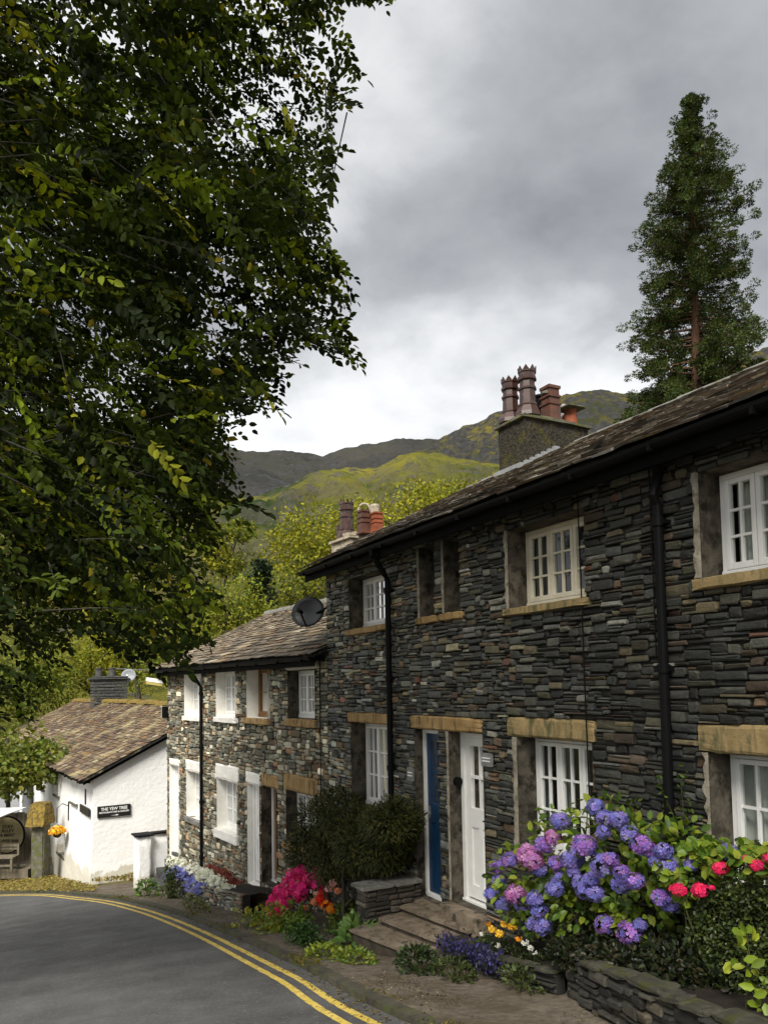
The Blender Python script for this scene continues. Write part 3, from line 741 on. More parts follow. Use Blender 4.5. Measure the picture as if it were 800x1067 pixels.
# ================================================================== LOWER TERRACE
PH = rad(5)
LW = Frame((5.2, A_END + .0), (-math.sin(PH), math.cos(PH)))
LEND = LW.px(174.5, 760)[0]
ZG2 = 2.10
lo_t = empty('stone_terrace', LW((4, 0, gh(16))), 'lower pale rubble-stone terrace with white painted window surrounds, beyond the taller one', 'house')
def lr(xl, xr, z0, z1): return [LW.px(xr, 722)[0], LW.px(xl, 722)[0], z0, z1]
def lz(px, py, o=0): return LW.px(px, py, o)[1]
w2 = dict(
    u1=lr(193, 210.5, lz(200, 746), lz(205, 702)), u2=lr(226, 246, lz(235, 747), lz(240, 699)),
    u3=lr(258, 280, lz(268, 748), lz(272, 696)), u4=lr(301, 329, lz(313, 749), lz(315, 698)),
    d0=lr(177.5, 187, lz(181, 893), lz(181, 797)), g5=lr(195, 210, lz(202, 852), lz(202, 804)),
    g6=lr(226.5, 247, lz(235, 865), lz(237, 813)), d1=lr(258, 270.5, lz(264, 922), lz(264, 817)),
    d2=lr(272.5, 288, lz(280, 922), lz(280, 820)), g7=lr(298, 329, lz(310, 880), lz(312, 826)))
print('LEND', LEND); [print(k, [round(x, 2) for x in h]) for k, h in w2.items()]
lint1 = []
def lpx(xl, xr, yb, yt, extra=.002):
    xm = (xl + xr) / 2; return lint(LW.px(xr, 722)[0], LW.px(xl, 722)[0], lz(xm, yb) + extra, lz(xm, yt))
def top_of(h, e0, e1, t): return lint(h[0] - e0, h[1] + e1, h[3] + .002, h[3] + t)
T = {}
T['u4'] = top_of(w2['u4'], .05, .12, .12)
T['d0'] = top_of(w2['d0'], .02, .05, .16); T['g5'] = top_of(w2['g5'], .05, .08, .26); T['g6'] = top_of(w2['g6'], .05, .12, .33)
T['d1'] = top_of(w2['d1'], -.003, .10, .24); T['d2'] = top_of(w2['d2'], .08, -.003, .24); T['g7'] = top_of(w2['g7'], .04, .12, .30)
Sx = {}
for k, t in (('u1', .12), ('u2', .13), ('u3', .13), ('u4', .15), ('g5', .15), ('g6', .22), ('g7', .14)): Sx[k] = sill_of(w2[k], .06, .10, t)
wall = MB(LW)
gl = lambda a: gh(LW((a, 0, 0))[1]) - .25
def tone2(a, z): return 1.0 + .10 * math.sin(a * 1.3)
rubble(wall, .0, LEND, gl, ZG2 - .02, list(w2.values()) + lint1, PAL2, (.09, .32), (.04, .14), .035, .008, tone=tone2)
zb2 = gl(LEND) - .2
backing(wall, 0, LEND, zb2, ZG2 + .1, list(w2.values()), -.03, 1)
white_rev = {'u1', 'u2', 'd0', 'g5', 'g6', 'd1', 'u3'}
for k, h in w2.items(): reveal(wall, h, .022, -.26, 4 if k in white_rev else 2, 3)
wall.add([(LEND - .01, 0, zb2), (LEND - .01, -6.0, zb2), (LEND - .01, -6.0, ZG2), (LEND - .01, -3.0, ZG2 + 1.6), (LEND - .01, 0, ZG2)], [(0, 1, 2, 3, 4)], None, 1)
wall.box(0, LEND - .02, -6.0, -.8, zb2, ZG2 - .05, None, 1)
wall.build('wall', [M['stone_pale'], M['mortar_pale'], M['plaster'], M['room'], M['white_reveal']], lo_t)
for k, q in T.items(): slab(LW, lo_t, 'lintel', q[0], q[1], -.14, .025, q[2], q[3], 'white_reveal' if k in white_rev or k == 'u4' else 'lintel')
for k, q in Sx.items(): slab(LW, lo_t, 'sill', q[0], q[1], -.24, .07, q[2], q[3], 'white_reveal' if k in ('u1', 'u2', 'g6') else 'cap' if k == 'g5' else 'lintel')
for k in ('u1', 'u2', 'u4', 'g5', 'g6', 'g7'):
    casement(LW, lo_t, w2[k], -.20, 3, 2, 3, 'white', ('curtain', [(0, 1, 1)]) if k in ('u1', 'u2', 'g5', 'g6') else ('curtain_dark', [(0, .4, 1)]))
casement(LW, lo_t, w2['u3'], -.24, 2, 1, 2, 'timber')
door(LW, lo_t, w2['d1'], -.12, 'white', 'white', 'white panelled door', False)
door(LW, lo_t, w2['d2'], -.22, 'timber', 'white', 'brown timber door', False)
door(LW, lo_t, w2['d0'], -.12, 'white', 'white', 'white door at the far end', False)
pm = MB(LW); pm.rough(w2['d1'][0] - .02 - .0, w2['d1'][0] + .0 - .004, -.24, .03, w2['d1'][2], w2['d1'][3], 2, .003, .004); pm.build('door_post', M['timber'], lo_t)
PALR2 = [(30, (.15, .125, .095)), (22, (.10, .085, .065)), (16, (.20, .165, .12)), (12, (.24, .19, .12)), (8, (.14, .09, .055)), (5, (.30, .26, .19))]
slate_roof(LW, lo_t, -.02, LEND + .25, .28, ZG2 + .06, -3.0, ZG2 + .06 + 1.58, PALR2, 'slate_low', ex=(.20, .13))
ridge_tiles(LW, lo_t, 0, LEND + .22, -3.0, ZG2 + 1.66, 'ridge')
fb = MB(LW); fb.box(0.06, LEND + .24, .2, .225, ZG2 - .15, ZG2 + .03); fb.box(0.06, LEND + .24, -.02, .199, ZG2 - .05, ZG2 - .02)
fb.build('fascia', M['black_wood'], lo_t)
gutter(LW, lo_t, .04, LEND + .3, .285, ZG2 + .0, .058)
ap = LW.px(212.7, 780)[0]; downpipe(LW, lo_t, ap, .285, ZG2 - .04, gl(ap) + .27, .038, .07)
cb = MB(LW); ac = LW.px(336, 750)[0]; cb.tube([(ac, .04, ZG2 + .1), (ac, .045, .8), (ac + .01, .04, -.4), (ac, .04, -1.3)], .01, 6); cb.build('cable', M['black_iron'], lo_t)
# mid-terrace chimney
s2 = 4.0
cP = on_plane(372, 567, (LW.n[0], LW.n[1], 0), LW.n @ LW.O - 3.0); s2 = float((cP[:2] - LW.O) @ LW.u); zt2 = cP[2]; kp = proj(cP)[2] / F
print('mid chimney a', s2, 'z', zt2, 'ridge', ZG2 + 1.64)
st = MB(LW); st.rough(s2 - .45, s2 + .45, -3.45, -2.55, ZG2 + 1.0, zt2 + .02, 6, .015, .012); stack2 = st.build('chimney', M['flaunch'], lo_t)
st = MB(LW); st.rough(s2 - .5, s2 + .5, -3.5, -2.5, zt2 + .015, zt2 + .10, 3, .01, .012); st.rough(s2 - .38, s2 + .38, -3.38, -2.62, zt2 + .095, zt2 + .25, 3, .02, .04); st.build('chimney_cap', M['flaunch'], stack2)
def lpot(px, dy): return LW((LW.px(px, 560, -3.0 + dy)[0], -3.0 + dy, zt2 + .12))
crown_pot(lpot(361.5, .2), 40 * kp, 7.3 * kp, 'glazed', stack2, 10, True)
crown_pot(lpot(355, -.25), 27 * kp, 5 * kp, 'glazed', stack2, 8, False)
square_pot(lpot(380, .15), 24 * kp, 7.2 * kp, 'terracotta', stack2)
square_pot(lpot(393, .0), 20 * kp, 6 * kp, 'red_pot', stack2)
c = lpot(380, .15); mb = MB()
pts = [(c[0] + 6 * kp * math.cos(t) * RT[0], c[1] + 6 * kp * math.cos(t) * RT[1], c[2] + 24 * kp + 7 * kp * math.sin(t)) for t in np.linspace(0, math.pi, 9)]
mb.tube(pts, .028, 8); mb.build('pot_cover', M['flaunch'], stack2)
c = lpot(391, .0); mb = MB(); mb.lathe((c[0], c[1], c[2] + 20 * kp), [(5.2 * kp, 0), (5.4 * kp, 7 * kp), (4.2 * kp, 9 * kp), (1 * kp, 9.5 * kp)], 12); mb.build('pot_cover', M['flaunch'], stack2)

# ================================================================== WHITE HOUSE
wc = on_ground(97, 920)
print('white corner', wc)
wu = LW.u
W = Frame((wc[0], wc[1]), wu)                       # road front: a away from us, o towards the road
kw = proj(wc)[2]
ZW = W.px(96.5, 809)[1]                              # eave
WL = 21.0
wh = empty('white_house', wc, 'low whitewashed two-storey house with rusty stone roof and black wall sign', 'house')
HALF = 3.6
ZRW = on_plane(150, 733, (W.n[0], W.n[1], 0), W.n @ W.O - HALF)[2]
print('white: eave', ZW, 'ridge', ZRW, 'len', WL)
zgw = gh(wc[1]) - .5
ww = dict(a=[W.px(81, 820)[0], W.px(75.3, 820)[0], W.px(78, 836)[1], W.px(78, 810)[1]], b=[W.px(62.3, 815)[0], W.px(58, 815)[0], W.px(60, 828)[1], W.px(60, 804)[1]],
          c=[W.px(69.5, 875)[0], W.px(61.5, 875)[0], W.px(66, 891)[1], W.px(66, 866)[1]], e=[W.px(46.8, 812)[0], W.px(43, 812)[0], W.px(45, 822)[1], W.px(45, 800)[1]])
wall = MB(W)
xs = np.linspace(0, WL + .3, 40); zs = np.linspace(zgw - 2.0, ZW, 26)
def wob(a, z, s=0): # battered, hand-rendered face
    f = max(0, (gh(wc[1]) + .9 - z)) * .07
    return f + .035 * noise.noise(Vector((a * .8, z * .8, s))) + .012 * noise.noise(Vector((a * 3, z * 3, s)))
hl = list(ww.values())
xa = sorted(set(np.round(xs, 4).tolist() + [h[k] for h in hl for k in (0, 1)])); za = sorted(set(np.round(zs, 4).tolist() + [h[k] for h in hl for k in (2, 3)]))
for x0, x1 in zip(xa, xa[1:]):
    for z0, z1 in zip(za, za[1:]):
        cx, cz = (x0 + x1) / 2, (z0 + z1) / 2
        if any(h[0] < cx < h[1] and h[2] < cz < h[3] for h in hl): continue
        k0 = min(1, x0 / .25)
        wall.add([(x0, wob(x0, z0), z0), (x1, wob(x1, z0), z0), (x1, wob(x1, z1), z1), (x0, wob(x0, z1), z1)], [(0, 1, 2, 3)])
for h in hl: reveal(wall, h, .04, -.2, 0, 1, .4)
# gable facing us
G = Frame((wc[0], wc[1]), -W.n)                      # along the gable, outward is towards us
gx = np.linspace(0, 2 * HALF, 30)
def gtop(b): return ZW + (ZRW - ZW) * (1 - abs(b - HALF) / HALF) - .02
vs = []; nz = 22
for b in gx:
    for i in range(nz + 1):
        z = zgw - 1 + (gtop(b) - zgw + 1) * i / nz
        oo = -(.03 * noise.noise(Vector((b * .8, z * .8, 5.)))) 
        a = -max(0, (gh(wc[1]) + .5 - z)) * .04 + oo * .6
        if b < .01: bb = -wob(0, z)
        else: bb = b
        q = W((a, -bb, z)); vs.append(q)
wall.T = None
wall.add(vs, [(i * (nz + 1) + k, (i + 1) * (nz + 1) + k, (i + 1) * (nz + 1) + k + 1, i * (nz + 1) + k + 1) for i in range(29) for k in range(nz)])
wall.T = W
wall.box(.3, WL + .2, -2 * HALF, -1.0, zgw - 1, ZW - .1, None, 0)
wall.build('wall', [M['whitewash'], M['room']], wh, smooth=False)
for k, h in ww.items():
    casement(W, wh, h, -.16, 1, 2, 3, 'white', ('curtain', [(0, 1, 1)]))
    slab(W, wh, 'sill', h[0] - .08, h[1] + .08, -.15, .09, h[2] - .07, h[2] - .004, 'mossy_stone')
PALR3 = [(30, (.105, .072, .048)), (24, (.135, .088, .054)), (18, (.08, .058, .042)), (8, (.17, .135, .085)), (4, (.25, .21, .15)), (8, (.06, .048, .038)), (6, (.16, .095, .035))]
slate_roof(W, wh, -.22, WL + .3, .35, ZW + .0 - .05, -HALF, ZRW, PALR3, 'slate_rusty', wr=(.14, .36), ex=(.19, .12))
rt_ = ridge_tiles(W, wh, -.2, WL + .2, -HALF, ZRW + .05, 'moss_yellow', .5, .16, .03)
fb = MB(W); fb.box(-.16, WL + .2, .22, .25, ZW - .16, ZW - .08)
fb.add([(-.17, .3, ZW - .20), (-.17, -HALF, ZRW - .17), (-.17, -HALF, ZRW - .04), (-.17, .3, ZW - .06), (-.13, .3, ZW - .20), (-.13, -HALF, ZRW - .17), (-.13, -HALF, ZRW - .04), (-.13, .3, ZW - .06)], [(0, 1, 2, 3), (4, 5, 6, 7), (0, 1, 5, 4), (3, 2, 6, 7), (0, 3, 7, 4), (1, 2, 6, 5)])
for k in range(4): fb.box(.4 + k * 1.6, .46 + k * 1.6, .0, .3, ZW - .22, ZW - .15)
fb.build('fascia', M['black_wood'], wh)
gutter(W, wh, -.2, WL + .2, .36, ZW - .09, .055)
# its chimney
q0 = on_plane(90.5, 737, (W.n[0], W.n[1], 0), W.n @ W.O - HALF + .35); q1 = on_plane(131, 733, (W.n[0], W.n[1], 0), W.n @ W.O - HALF + .35)
a1c = float((q0[:2] - W.O) @ W.u); kc = proj(q0)[2] / F
aC = a1c
ztc = on_plane(110, 708, (W.n[0], W.n[1], 0), W.n @ W.O - HALF)[2]
wpx = 41 * kc; lenx = .55
# near face spans most of the width: place it by its near corners
near = float((on_plane(98, 735, (W.n[0], W.n[1], 0), W.n @ W.O - HALF + .5)[:2] - W.O) @ W.u)
b_hi = 33 * kc
print('white chimney a', a1c, near, 'top', ztc, 'k', kc)
st = MB(W); 
zz = ZRW - 1.0; n_ = 0
while zz < ztc - .02:
    hh = R.uniform(.10, .17); e = R.uniform(0, .03)
    st.rough(near - e, near + .75 + e, -HALF + .5 - b_hi - e, -HALF + .5 + e, zz, min(zz + hh, ztc) - .008, 3, .012, .012); zz += hh
stk3 = st.build('chimney', M['roughcast_dark'], wh)
st = MB(W); st.rough(near - .1, near + .85, -HALF + .4 - b_hi, -HALF + .6, ztc, ztc + .07, 3, .01, .012); st.rough(near - .02, near + .77, -HALF + .48 - b_hi, -HALF + .52, ztc + .065, ztc + .16, 3, .02, .04); st.build('chimney_cap', M['roughcast_dark'], stk3)
for px in (103, 117):
    p = on_plane(px, 700, (wu[0], wu[1], 0), wu @ W.O + near + .35)
    mb = MB(); mb.lathe((p[0], p[1], ztc + .1), [(.17, 0), (.15, .38), (.17, .40), (.17, .46), (.12, .46), (.12, .2)], 12); mb.build('chimney_pot', M['roughcast_dark'], stk3)

# ---- signs, lamps and dishes fixed to the houses (things of their own)
def text_mesh(mb, txt, size, place, depth=.006, width=None):
    """letters as solid geometry; place(x, y, d) maps text coordinates to world"""
    cu = bpy.data.curves.new('lettering', 'FONT'); cu.body = txt; cu.size = size; cu.align_x = 'CENTER'; cu.align_y = 'CENTER'; cu.extrude = depth / 2; cu.resolution_u = 3; cu.offset = size * .018
    o = bpy.data.objects.new('lettering', cu); COL.objects.link(o)
    dg = bpy.context.evaluated_depsgraph_get(); dg.update()
    me = bpy.data.meshes.new_from_object(o.evaluated_get(dg)); bpy.data.objects.remove(o); bpy.data.curves.remove(cu)
    k = 1.0
    if width:
        xs_ = [v.co.x for v in me.vertices]; k = width / (max(xs_) - min(xs_))
    mb.add([place(v.co.x * k, v.co.y, v.co.z) for v in me.vertices], [list(p.vertices) for p in me.polygons]); bpy.data.meshes.remove(me)
gn, gd = (wu[0], wu[1], 0), float(wu @ W.O)
def gpt(px, py, off=.04): return on_plane(px, py, gn, gd - off)
A, B, C_, D_ = gpt(101.8, 839.8), gpt(136.2, 838.2), gpt(136.2, 850.2), gpt(102, 851.8)
ctr = (A + B + C_ + D_) / 4; sw = float(np.linalg.norm(B - A)); sh = float(np.linalg.norm(A - D_))
sg = empty('wall_sign', ctr, 'black sign lettered THE YEW TREE in white on the whitewashed gable', 'sign')
rx = -W.n
def GP(x, y, d): q = ctr[:2] + rx * x - wu * d; return (q[0], q[1], ctr[2] + y)
mb = MB(lambda p: GP(*p)); mb.bbox(-sw / 2, sw / 2, -sh / 2, sh / 2, -.03, .01, .006); mb.build('sign_board', M['sign_black'], sg)
mb = MB(); text_mesh(mb, 'THE YEW TREE', sh * .36, lambda x, y, d: GP(x, y + sh * .22, d + .014), width=sw * .80); mb.build('lettering', M['sign_white'], sg, fix=False)
mb = MB(); text_mesh(mb, 'RESTAURANT BAR & GARDEN', sh * .2, lambda x, y, d: GP(x, y - sh * .07, d + .014), width=sw * .9); mb.build('lettering', M['sign_white'], sg, fix=False)
mb = MB(lambda p: GP(*p)); mb.add([(-.12 * sw, -.36 * sh, .014), (.06 * sw, -.33 * sh, .014), (.06 * sw, -.28 * sh, .014), (.14 * sw, -.35 * sh, .014), (.06 * sw, -.42 * sh, .014), (.06 * sw, -.38 * sh, .014)], [(0, 1, 2, 3, 4, 5)]); mb.build('arrow', M['sign_white'], sg, fix=False)
# small dark board on the road front
fa = W.px(93, 843, .06)[0]; fb_ = W.px(83.5, 843, .06)[0]; z1_, z0_ = W.px(88, 840, .06)[1], W.px(88, 848.5, .06)[1]
o_ = empty('wall_board', W((fa, .05, z0_)), 'small dark notice board on the road front near the white corner', 'sign')
mb = MB(W); mb.bbox(fa, fb_, .03, .07, z0_, z1_, .006); mb.build('board', M['sign_black'], o_)
mb = MB(W); mb.box((fa + fb_) / 2 - .02, (fa + fb_) / 2 + .02, .02, .05, z1_ + .05, z1_ + .5); mb.build('bracket', M['black_iron'], o_)

def dish(name, c, r, face, label, mat, foot, tilt_up=.25, armm='black_iron'):
    """oval offset dish: c centre, face = world direction it looks to, foot = wall fixing point"""
    d = empty(name, foot, label, 'satellite dish'); f = Vector(face).normalized(); s = f.cross(Vector((0, 0, 1))).normalized(); u = s.cross(f)
    mb = MB(); n = 28; vs = []; c = Vector(c)
    for k, sgn in ((0, 1), (1, -1)):
        for i in range(6):
            q = i / 5 if k == 0 else 1 - i / 5
            for j in range(n):
                t = 2 * math.pi * j / n; vs.append(tuple(c + s * (r * 1.12 * q * math.cos(t)) + u * (r * q * math.sin(t)) + f * (.22 * r * q * q - (0.02 if k else 0))))
    fs = [(i * n + j, i * n + (j + 1) % n, (i + 1) * n + (j + 1) % n, (i + 1) * n + j) for i in range(11) for j in range(n)]
    mb.add(vs, fs); mb.build('reflector', M[mat], d, True)
    mb = MB(); a0 = c - u * r * .95 + f * .2 * r; a1 = c + f * r * 1.25 - u * r * .35
    mb.tube([a0, a1], .014, 8); mb.tube([a1 - f * .06, a1 + f * .05], .035, 10); mb.build('feed_arm', M[armm], d)
    mb = MB(); mb.tube([c - f * .02, c - f * .12 - u * .02, Vector(foot)], .022, 8); mb.build('bracket', M[armm], d)
    return d
cD = U(( 0, 0, 0))
p = on_y(322, 638.5, A_END + .45); kd = proj(p)[2] / F
ftd = (5.2 + .0, A_END - .02, p[2] + .05)
dish('satellite_dish', p, 16.5 * kd, tuple(-np.array([FW[0] * 1.0, FW[1], -.35]) + np.array([-.5, .0, .0])), 'dark grey oval satellite dish on the corner of the tall terrace', 'dish_dark', ftd)
p = on_plane(134.5, 704, (wu[0], wu[1], 0), wu @ W.O + near + .1); kd2 = proj(p)[2] / F
p0 = np.array(W((near + .02, -HALF + .5 - b_hi, ztc - .25)))
dish('satellite_dish', p, 6.6 * kd2, (-.35, -1, .3), 'pale grey satellite dish on the squat chimney of the white house', 'dish_grey', p0, armm='metal')
ae = empty('television_aerial', (p0[0], p0[1], ztc), 'thin grey television aerial above the squat chimney', 'aerial')
k0 = on_plane(113, 696.5, (wu[0], wu[1], 0), wu @ W.O + near + .4); k1 = on_plane(156, 698.5, (wu[0], wu[1], 0), wu @ W.O + near + .4); k2 = on_plane(131, 697, (wu[0], wu[1], 0), wu @ W.O + near + .4)
mb = MB(); mb.tube([(k2[0], k2[1], ztc - .3), (k2[0], k2[1], k2[2] + .03)], .02, 6); mb.build('mast', M['metal'], ae)
mb = MB(); mb.tube([k0, k1], .022, 6)
for t in np.linspace(.05, .95, 8): q = k0 + (k1 - k0) * t; v = np.array([wu[0], wu[1], 0]) * .2; mb.tube([q - v, q + v], .01, 5)
mb.build('boom', M['metal'], ae)
# floodlight on the far end of the lower terrace
fo = np.array(LW((LEND - .02, .02, lz(176, 716))))
fl_ = empty('floodlight', fo, 'cream floodlight on an iron arm at the lower terrace end', 'lamp')
lp = on_plane(161, 711, (LW.n[0], LW.n[1], 0), LW.n @ LW.O + .25); kl = proj(lp)[2] / F
mb = MB(); mb.tube([fo, fo + np.array([-.12, .05, .25]), lp + np.array([.1, 0, .02])], .018, 8); mb.build('arm', M['black_iron'], fl_)
e = RT * 8.2 * kl - UP * 1.2 * kl; mb = MB(); vs = []
for sx in (-1, 1):
    for (y, z) in ((-.09, 0), (.09, 0), (.07, .10), (-.07, .10)): q = lp + e * sx + np.array([0, y, z]); vs.append(tuple(q))
mb.add(vs, [(0, 1, 2, 3), (4, 5, 6, 7), (0, 1, 5, 4), (1, 2, 6, 5), (2, 3, 7, 6), (3, 0, 4, 7)]); mb.build('lamp_head', M['white'], fl_)
mb = MB(); vs = []
for sx in (-.95, .95):
    for (y, z) in ((-.08, 0), (.08, 0), (.05, -.07), (-.05, -.07)): q = lp + e * sx + np.array([0, y, z - .004]); vs.append(tuple(q))
mb.add(vs, [(0, 1, 2, 3), (4, 5, 6, 7), (0, 1, 5, 4), (1, 2, 6, 5), (2, 3, 7, 6), (3, 0, 4, 7)]); mb.build('diffuser', M['lamp_glass'], fl_)
ab = empty('alarm_box', LW((LEND - .06, .05, lz(175, 744))), 'small dark box at the lower terrace corner under the floodlight', 'alarm box')
mb = MB(LW); mb.bbox(LEND - .16, LEND - .02, .02, .16, lz(175, 748), lz(175, 736), .012); mb.build('casing', M['black_iron'], ab)
mb = MB(LW); mb.bbox(LEND - .012, LEND + .03, .03, .15, lz(175, 748), lz(175, 736), .006); mb.build('cover', M['sign_white'], ab)
# slate nameplates and a round bell by the doors
def plate(px0, px1, py0, py1, label, fr=U, mat='plaque'):
    a0, z0 = fr.px(px1, py1, .05); a1, z1 = fr.px(px0, py0, .05)
    o = empty('nameplate', fr(((a0 + a1) / 2, .04, z0)), label, 'nameplate'); mb = MB(fr); mb.rough(a0, a1, .03, .06, z0, z1, 2, .003, .006); mb.build('plate', M[mat], o)
    mb = MB(fr); am, w = (a0 + a1) / 2, (a1 - a0)
    for k, zc in enumerate((.64, .42)): mb.box(am - w * .34, am + w * .34, .058, .064, z0 + (z1 - z0) * (zc - .04), z0 + (z1 - z0) * (zc + .04))
    mb.build('inscription', M['sign_white'], o)
plate(501, 513, 784, 800, 'slate nameplate in the stonework beside the white glazed door')
plate(424, 431, 799, 815, 'slate nameplate in the stonework beside the blue door')
bc = U.px(475.5, 814, -.1)
bell = empty('door_bell', U((wins1['d2'][1], -.1, bc[1])), 'round dark door bell on the plaster reveal between the two doors', 'door bell')
mb = MB(); c = U((wins1['d2'][1] - .02, -.1, bc[1])); mb.tube([(c[0], c[1] + .03, c[2]), (c[0], c[1] - .03, c[2])], .055, 18); mb.build('bell_body', M['black_iron'], bell)

# ================================================================== GROUND, ROAD, PAVEMENT
EDGE = [on_ground(*q)[:2] for q in ((470, 1105), (385, 1065), (300, 1015), (220, 975), (150, 948), (90, 936.5))]
print('edge', [tuple(np.round(e, 2)) for e in EDGE])
P_ = [np.array([2.55, -12]), np.array([2.6, -4]), np.array([2.6, .5])] + [np.array(e) for e in EDGE[1:]]
l_ = P_[-1]
P_ += [np.array(on_ground(0, 933)[:2]), np.array([l_[0] - 7.5, l_[1] + 8.5]), np.array([l_[0] - 20, l_[1] + 13])]
def catmull(P, n=14):
    out = []; P = [2 * P[0] - P[1]] + P + [2 * P[-1] - P[-2]]
    for i in range(1, len(P) - 2):
        for k in range(n):
            t = k / n; a, b, c, d = P[i - 1], P[i], P[i + 1], P[i + 2]
            out.append(.5 * (2 * b + (c - a) * t + (2 * a - 5 * b + 4 * c - d) * t * t + (3 * b - a - 3 * c + d) * t ** 3))
    out.append(P[-2]); return np.array(out)
CRV = catmull(P_, 26)
tn = np.gradient(CRV, axis=0); tn /= np.linalg.norm(tn, axis=1, keepdims=True); NRM = np.stack([-tn[:, 1], tn[:, 0]], 1)   # points left, into the road
def drop(o): return .11 * min(1, max(0, (-o - .35) / 1.0))     # the pavement falls a little towards the houses
def strip(name, o0, o1, dz, mat, m=2, wav=0, edgej=0, kind='structure', thick=0, seed=0):
    vs = []; fs = []
    offs = np.linspace(o0, o1, m)
    for i, (c, n) in enumerate(zip(CRV, NRM)):
        for k, o in enumerate(offs):
            oo = o + (edgej * noise.noise(Vector((i * .9, k * 3.1, seed))) if k in (0, m - 1) else 0)
            p = c + n * oo; vs.append((p[0], p[1], gh(p[1]) + dz - drop(oo) + wav * noise.noise(Vector((p[0] * .6, p[1] * .6, 1)))))
    q = len(CRV)
    fs = [(i * m + k, i * m + k + 1, (i + 1) * m + k + 1, (i + 1) * m + k) for i in range(q - 1) for k in range(m - 1)]
    if thick:
        b = len(vs); vs += [(x, y, z - thick) for x, y, z in vs]
        fs += [(i * m, (i + 1) * m, b + (i + 1) * m, b + i * m) for i in range(q - 1)] + [(i * m + m - 1, (i + 1) * m + m - 1, b + (i + 1) * m + m - 1, b + i * m + m - 1) for i in range(q - 1)]
    mb = MB(); mb.add(vs, fs); o = mb.build(name, mat, None, fix=False); tag(o, kind=kind); return o
strip('road', -.20, 5.6, .006, M['asphalt'], 10, 0)
strip('yellow_line', -.037, .037, .010, M['yellow_line'], 2, 0, .010, seed=1)
strip('yellow_line', .135, .205, .010, M['yellow_line'], 2, 0, .010, seed=2)
strip('kerb', -.33, -.20, .055, M['kerb'], 3, .02, .03, thick=.2)
strip('pavement', -2.8, -.30, .05, M['pavement'], 12, .018)
strip('verge', 5.6, 9.5, .05, M['ground'], 8, .06)
# one ground sheet reaching the horizon
def groundz(x, y):
    r = math.hypot(x, y); z = gh(y)
    far = -9.0 if y > 0 else 2.0
    t = min(1, max(0, (r - 45) / 120)); t = t * t * (3 - 2 * t)
    if x > 2.9 and y < 21 and r < 45: z -= .2
    return z * (1 - t) + far * t + (.05 * noise.noise(Vector((x * .3, y * .3, 0))) - .05 if r < 45 else 0)
gx = sorted(set([-6000, -2500, -1000, -400, -200, -120, -80] + list(range(-60, 62, 2)) + [80, 120, 200, 400, 1000, 2500, 6000]))
vs = [(x, y, groundz(x, y)) for y in gx for x in gx]; n = len(gx)
mb = MB(); mb.add(vs, [(j * n + i, j * n + i + 1, (j + 1) * n + i + 1, (j + 1) * n + i) for j in range(n - 1) for i in range(n - 1)])
tag(mb.build('ground', M['ground'], None, True, fix=False), kind='structure')

# ================================================================== FELLS
def fell_mat(name, g1, g2, rock, brk, s=1.0, rk=(.52, .62), dark=(.03, .04, .015)):
    m, nt, b, o = newmat(name); v = coords(nt)
    n1 = noise_node(nt, .012 * s, 9, .62, v); n2 = noise_node(nt, .03 * s, 10, .7, v, 1.5); n3 = noise_node(nt, .006 * s, 6, .6, v)
    c = ramp(nt, n1.outputs[0], [(.34, g1), (.62, g2)]).outputs[0]
    f3 = ramp(nt, n3.outputs[0], [(.46, 0), (.60, 1)]); c = mix(nt, f3.outputs[0], c, brk)
    fd = ramp(nt, noise_node(nt, .09 * s, 8, .75, v).outputs[0], [(.54, 0), (.66, .8)]); c = mix(nt, fd.outputs[0], c, dark)
    geo = nd(nt, 'ShaderNodeNewGeometry'); sp = nd(nt, 'ShaderNodeSeparateXYZ'); nt.links.new(geo.outputs['Normal'], sp.inputs[0])
    sl = ramp(nt, sp.outputs[2], [(.62, 1), (.86, 0)])
    fr_ = ramp(nt, n2.outputs[0], [(rk[0], 0), (rk[1], 1)])
    ad = nd(nt, 'ShaderNodeMath', operation='MULTIPLY_ADD'); nt.links.new(sl.outputs[0], ad.inputs[0]); ad.inputs[1].default_value = .55; nt.links.new(fr_.outputs[0], ad.inputs[2]); ad.use_clamp = True
    nr = noise_node(nt, .12 * s, 8, .75, v); rc = ramp(nt, nr.outputs[0], [(.3, [x * .4 for x in rock]), (.7, [x * 1.4 for x in rock])])
    c = mix(nt, ad.outputs[0], c, rc.outputs[0])
    nt.links.new(c, b.inputs['Base Color']); b.inputs['Roughness'].default_value = .95; b.inputs['Specular IOR Level'].default_value = .05
    bump(nt, b, nr.outputs[0], 1.0, 9 / s); return m
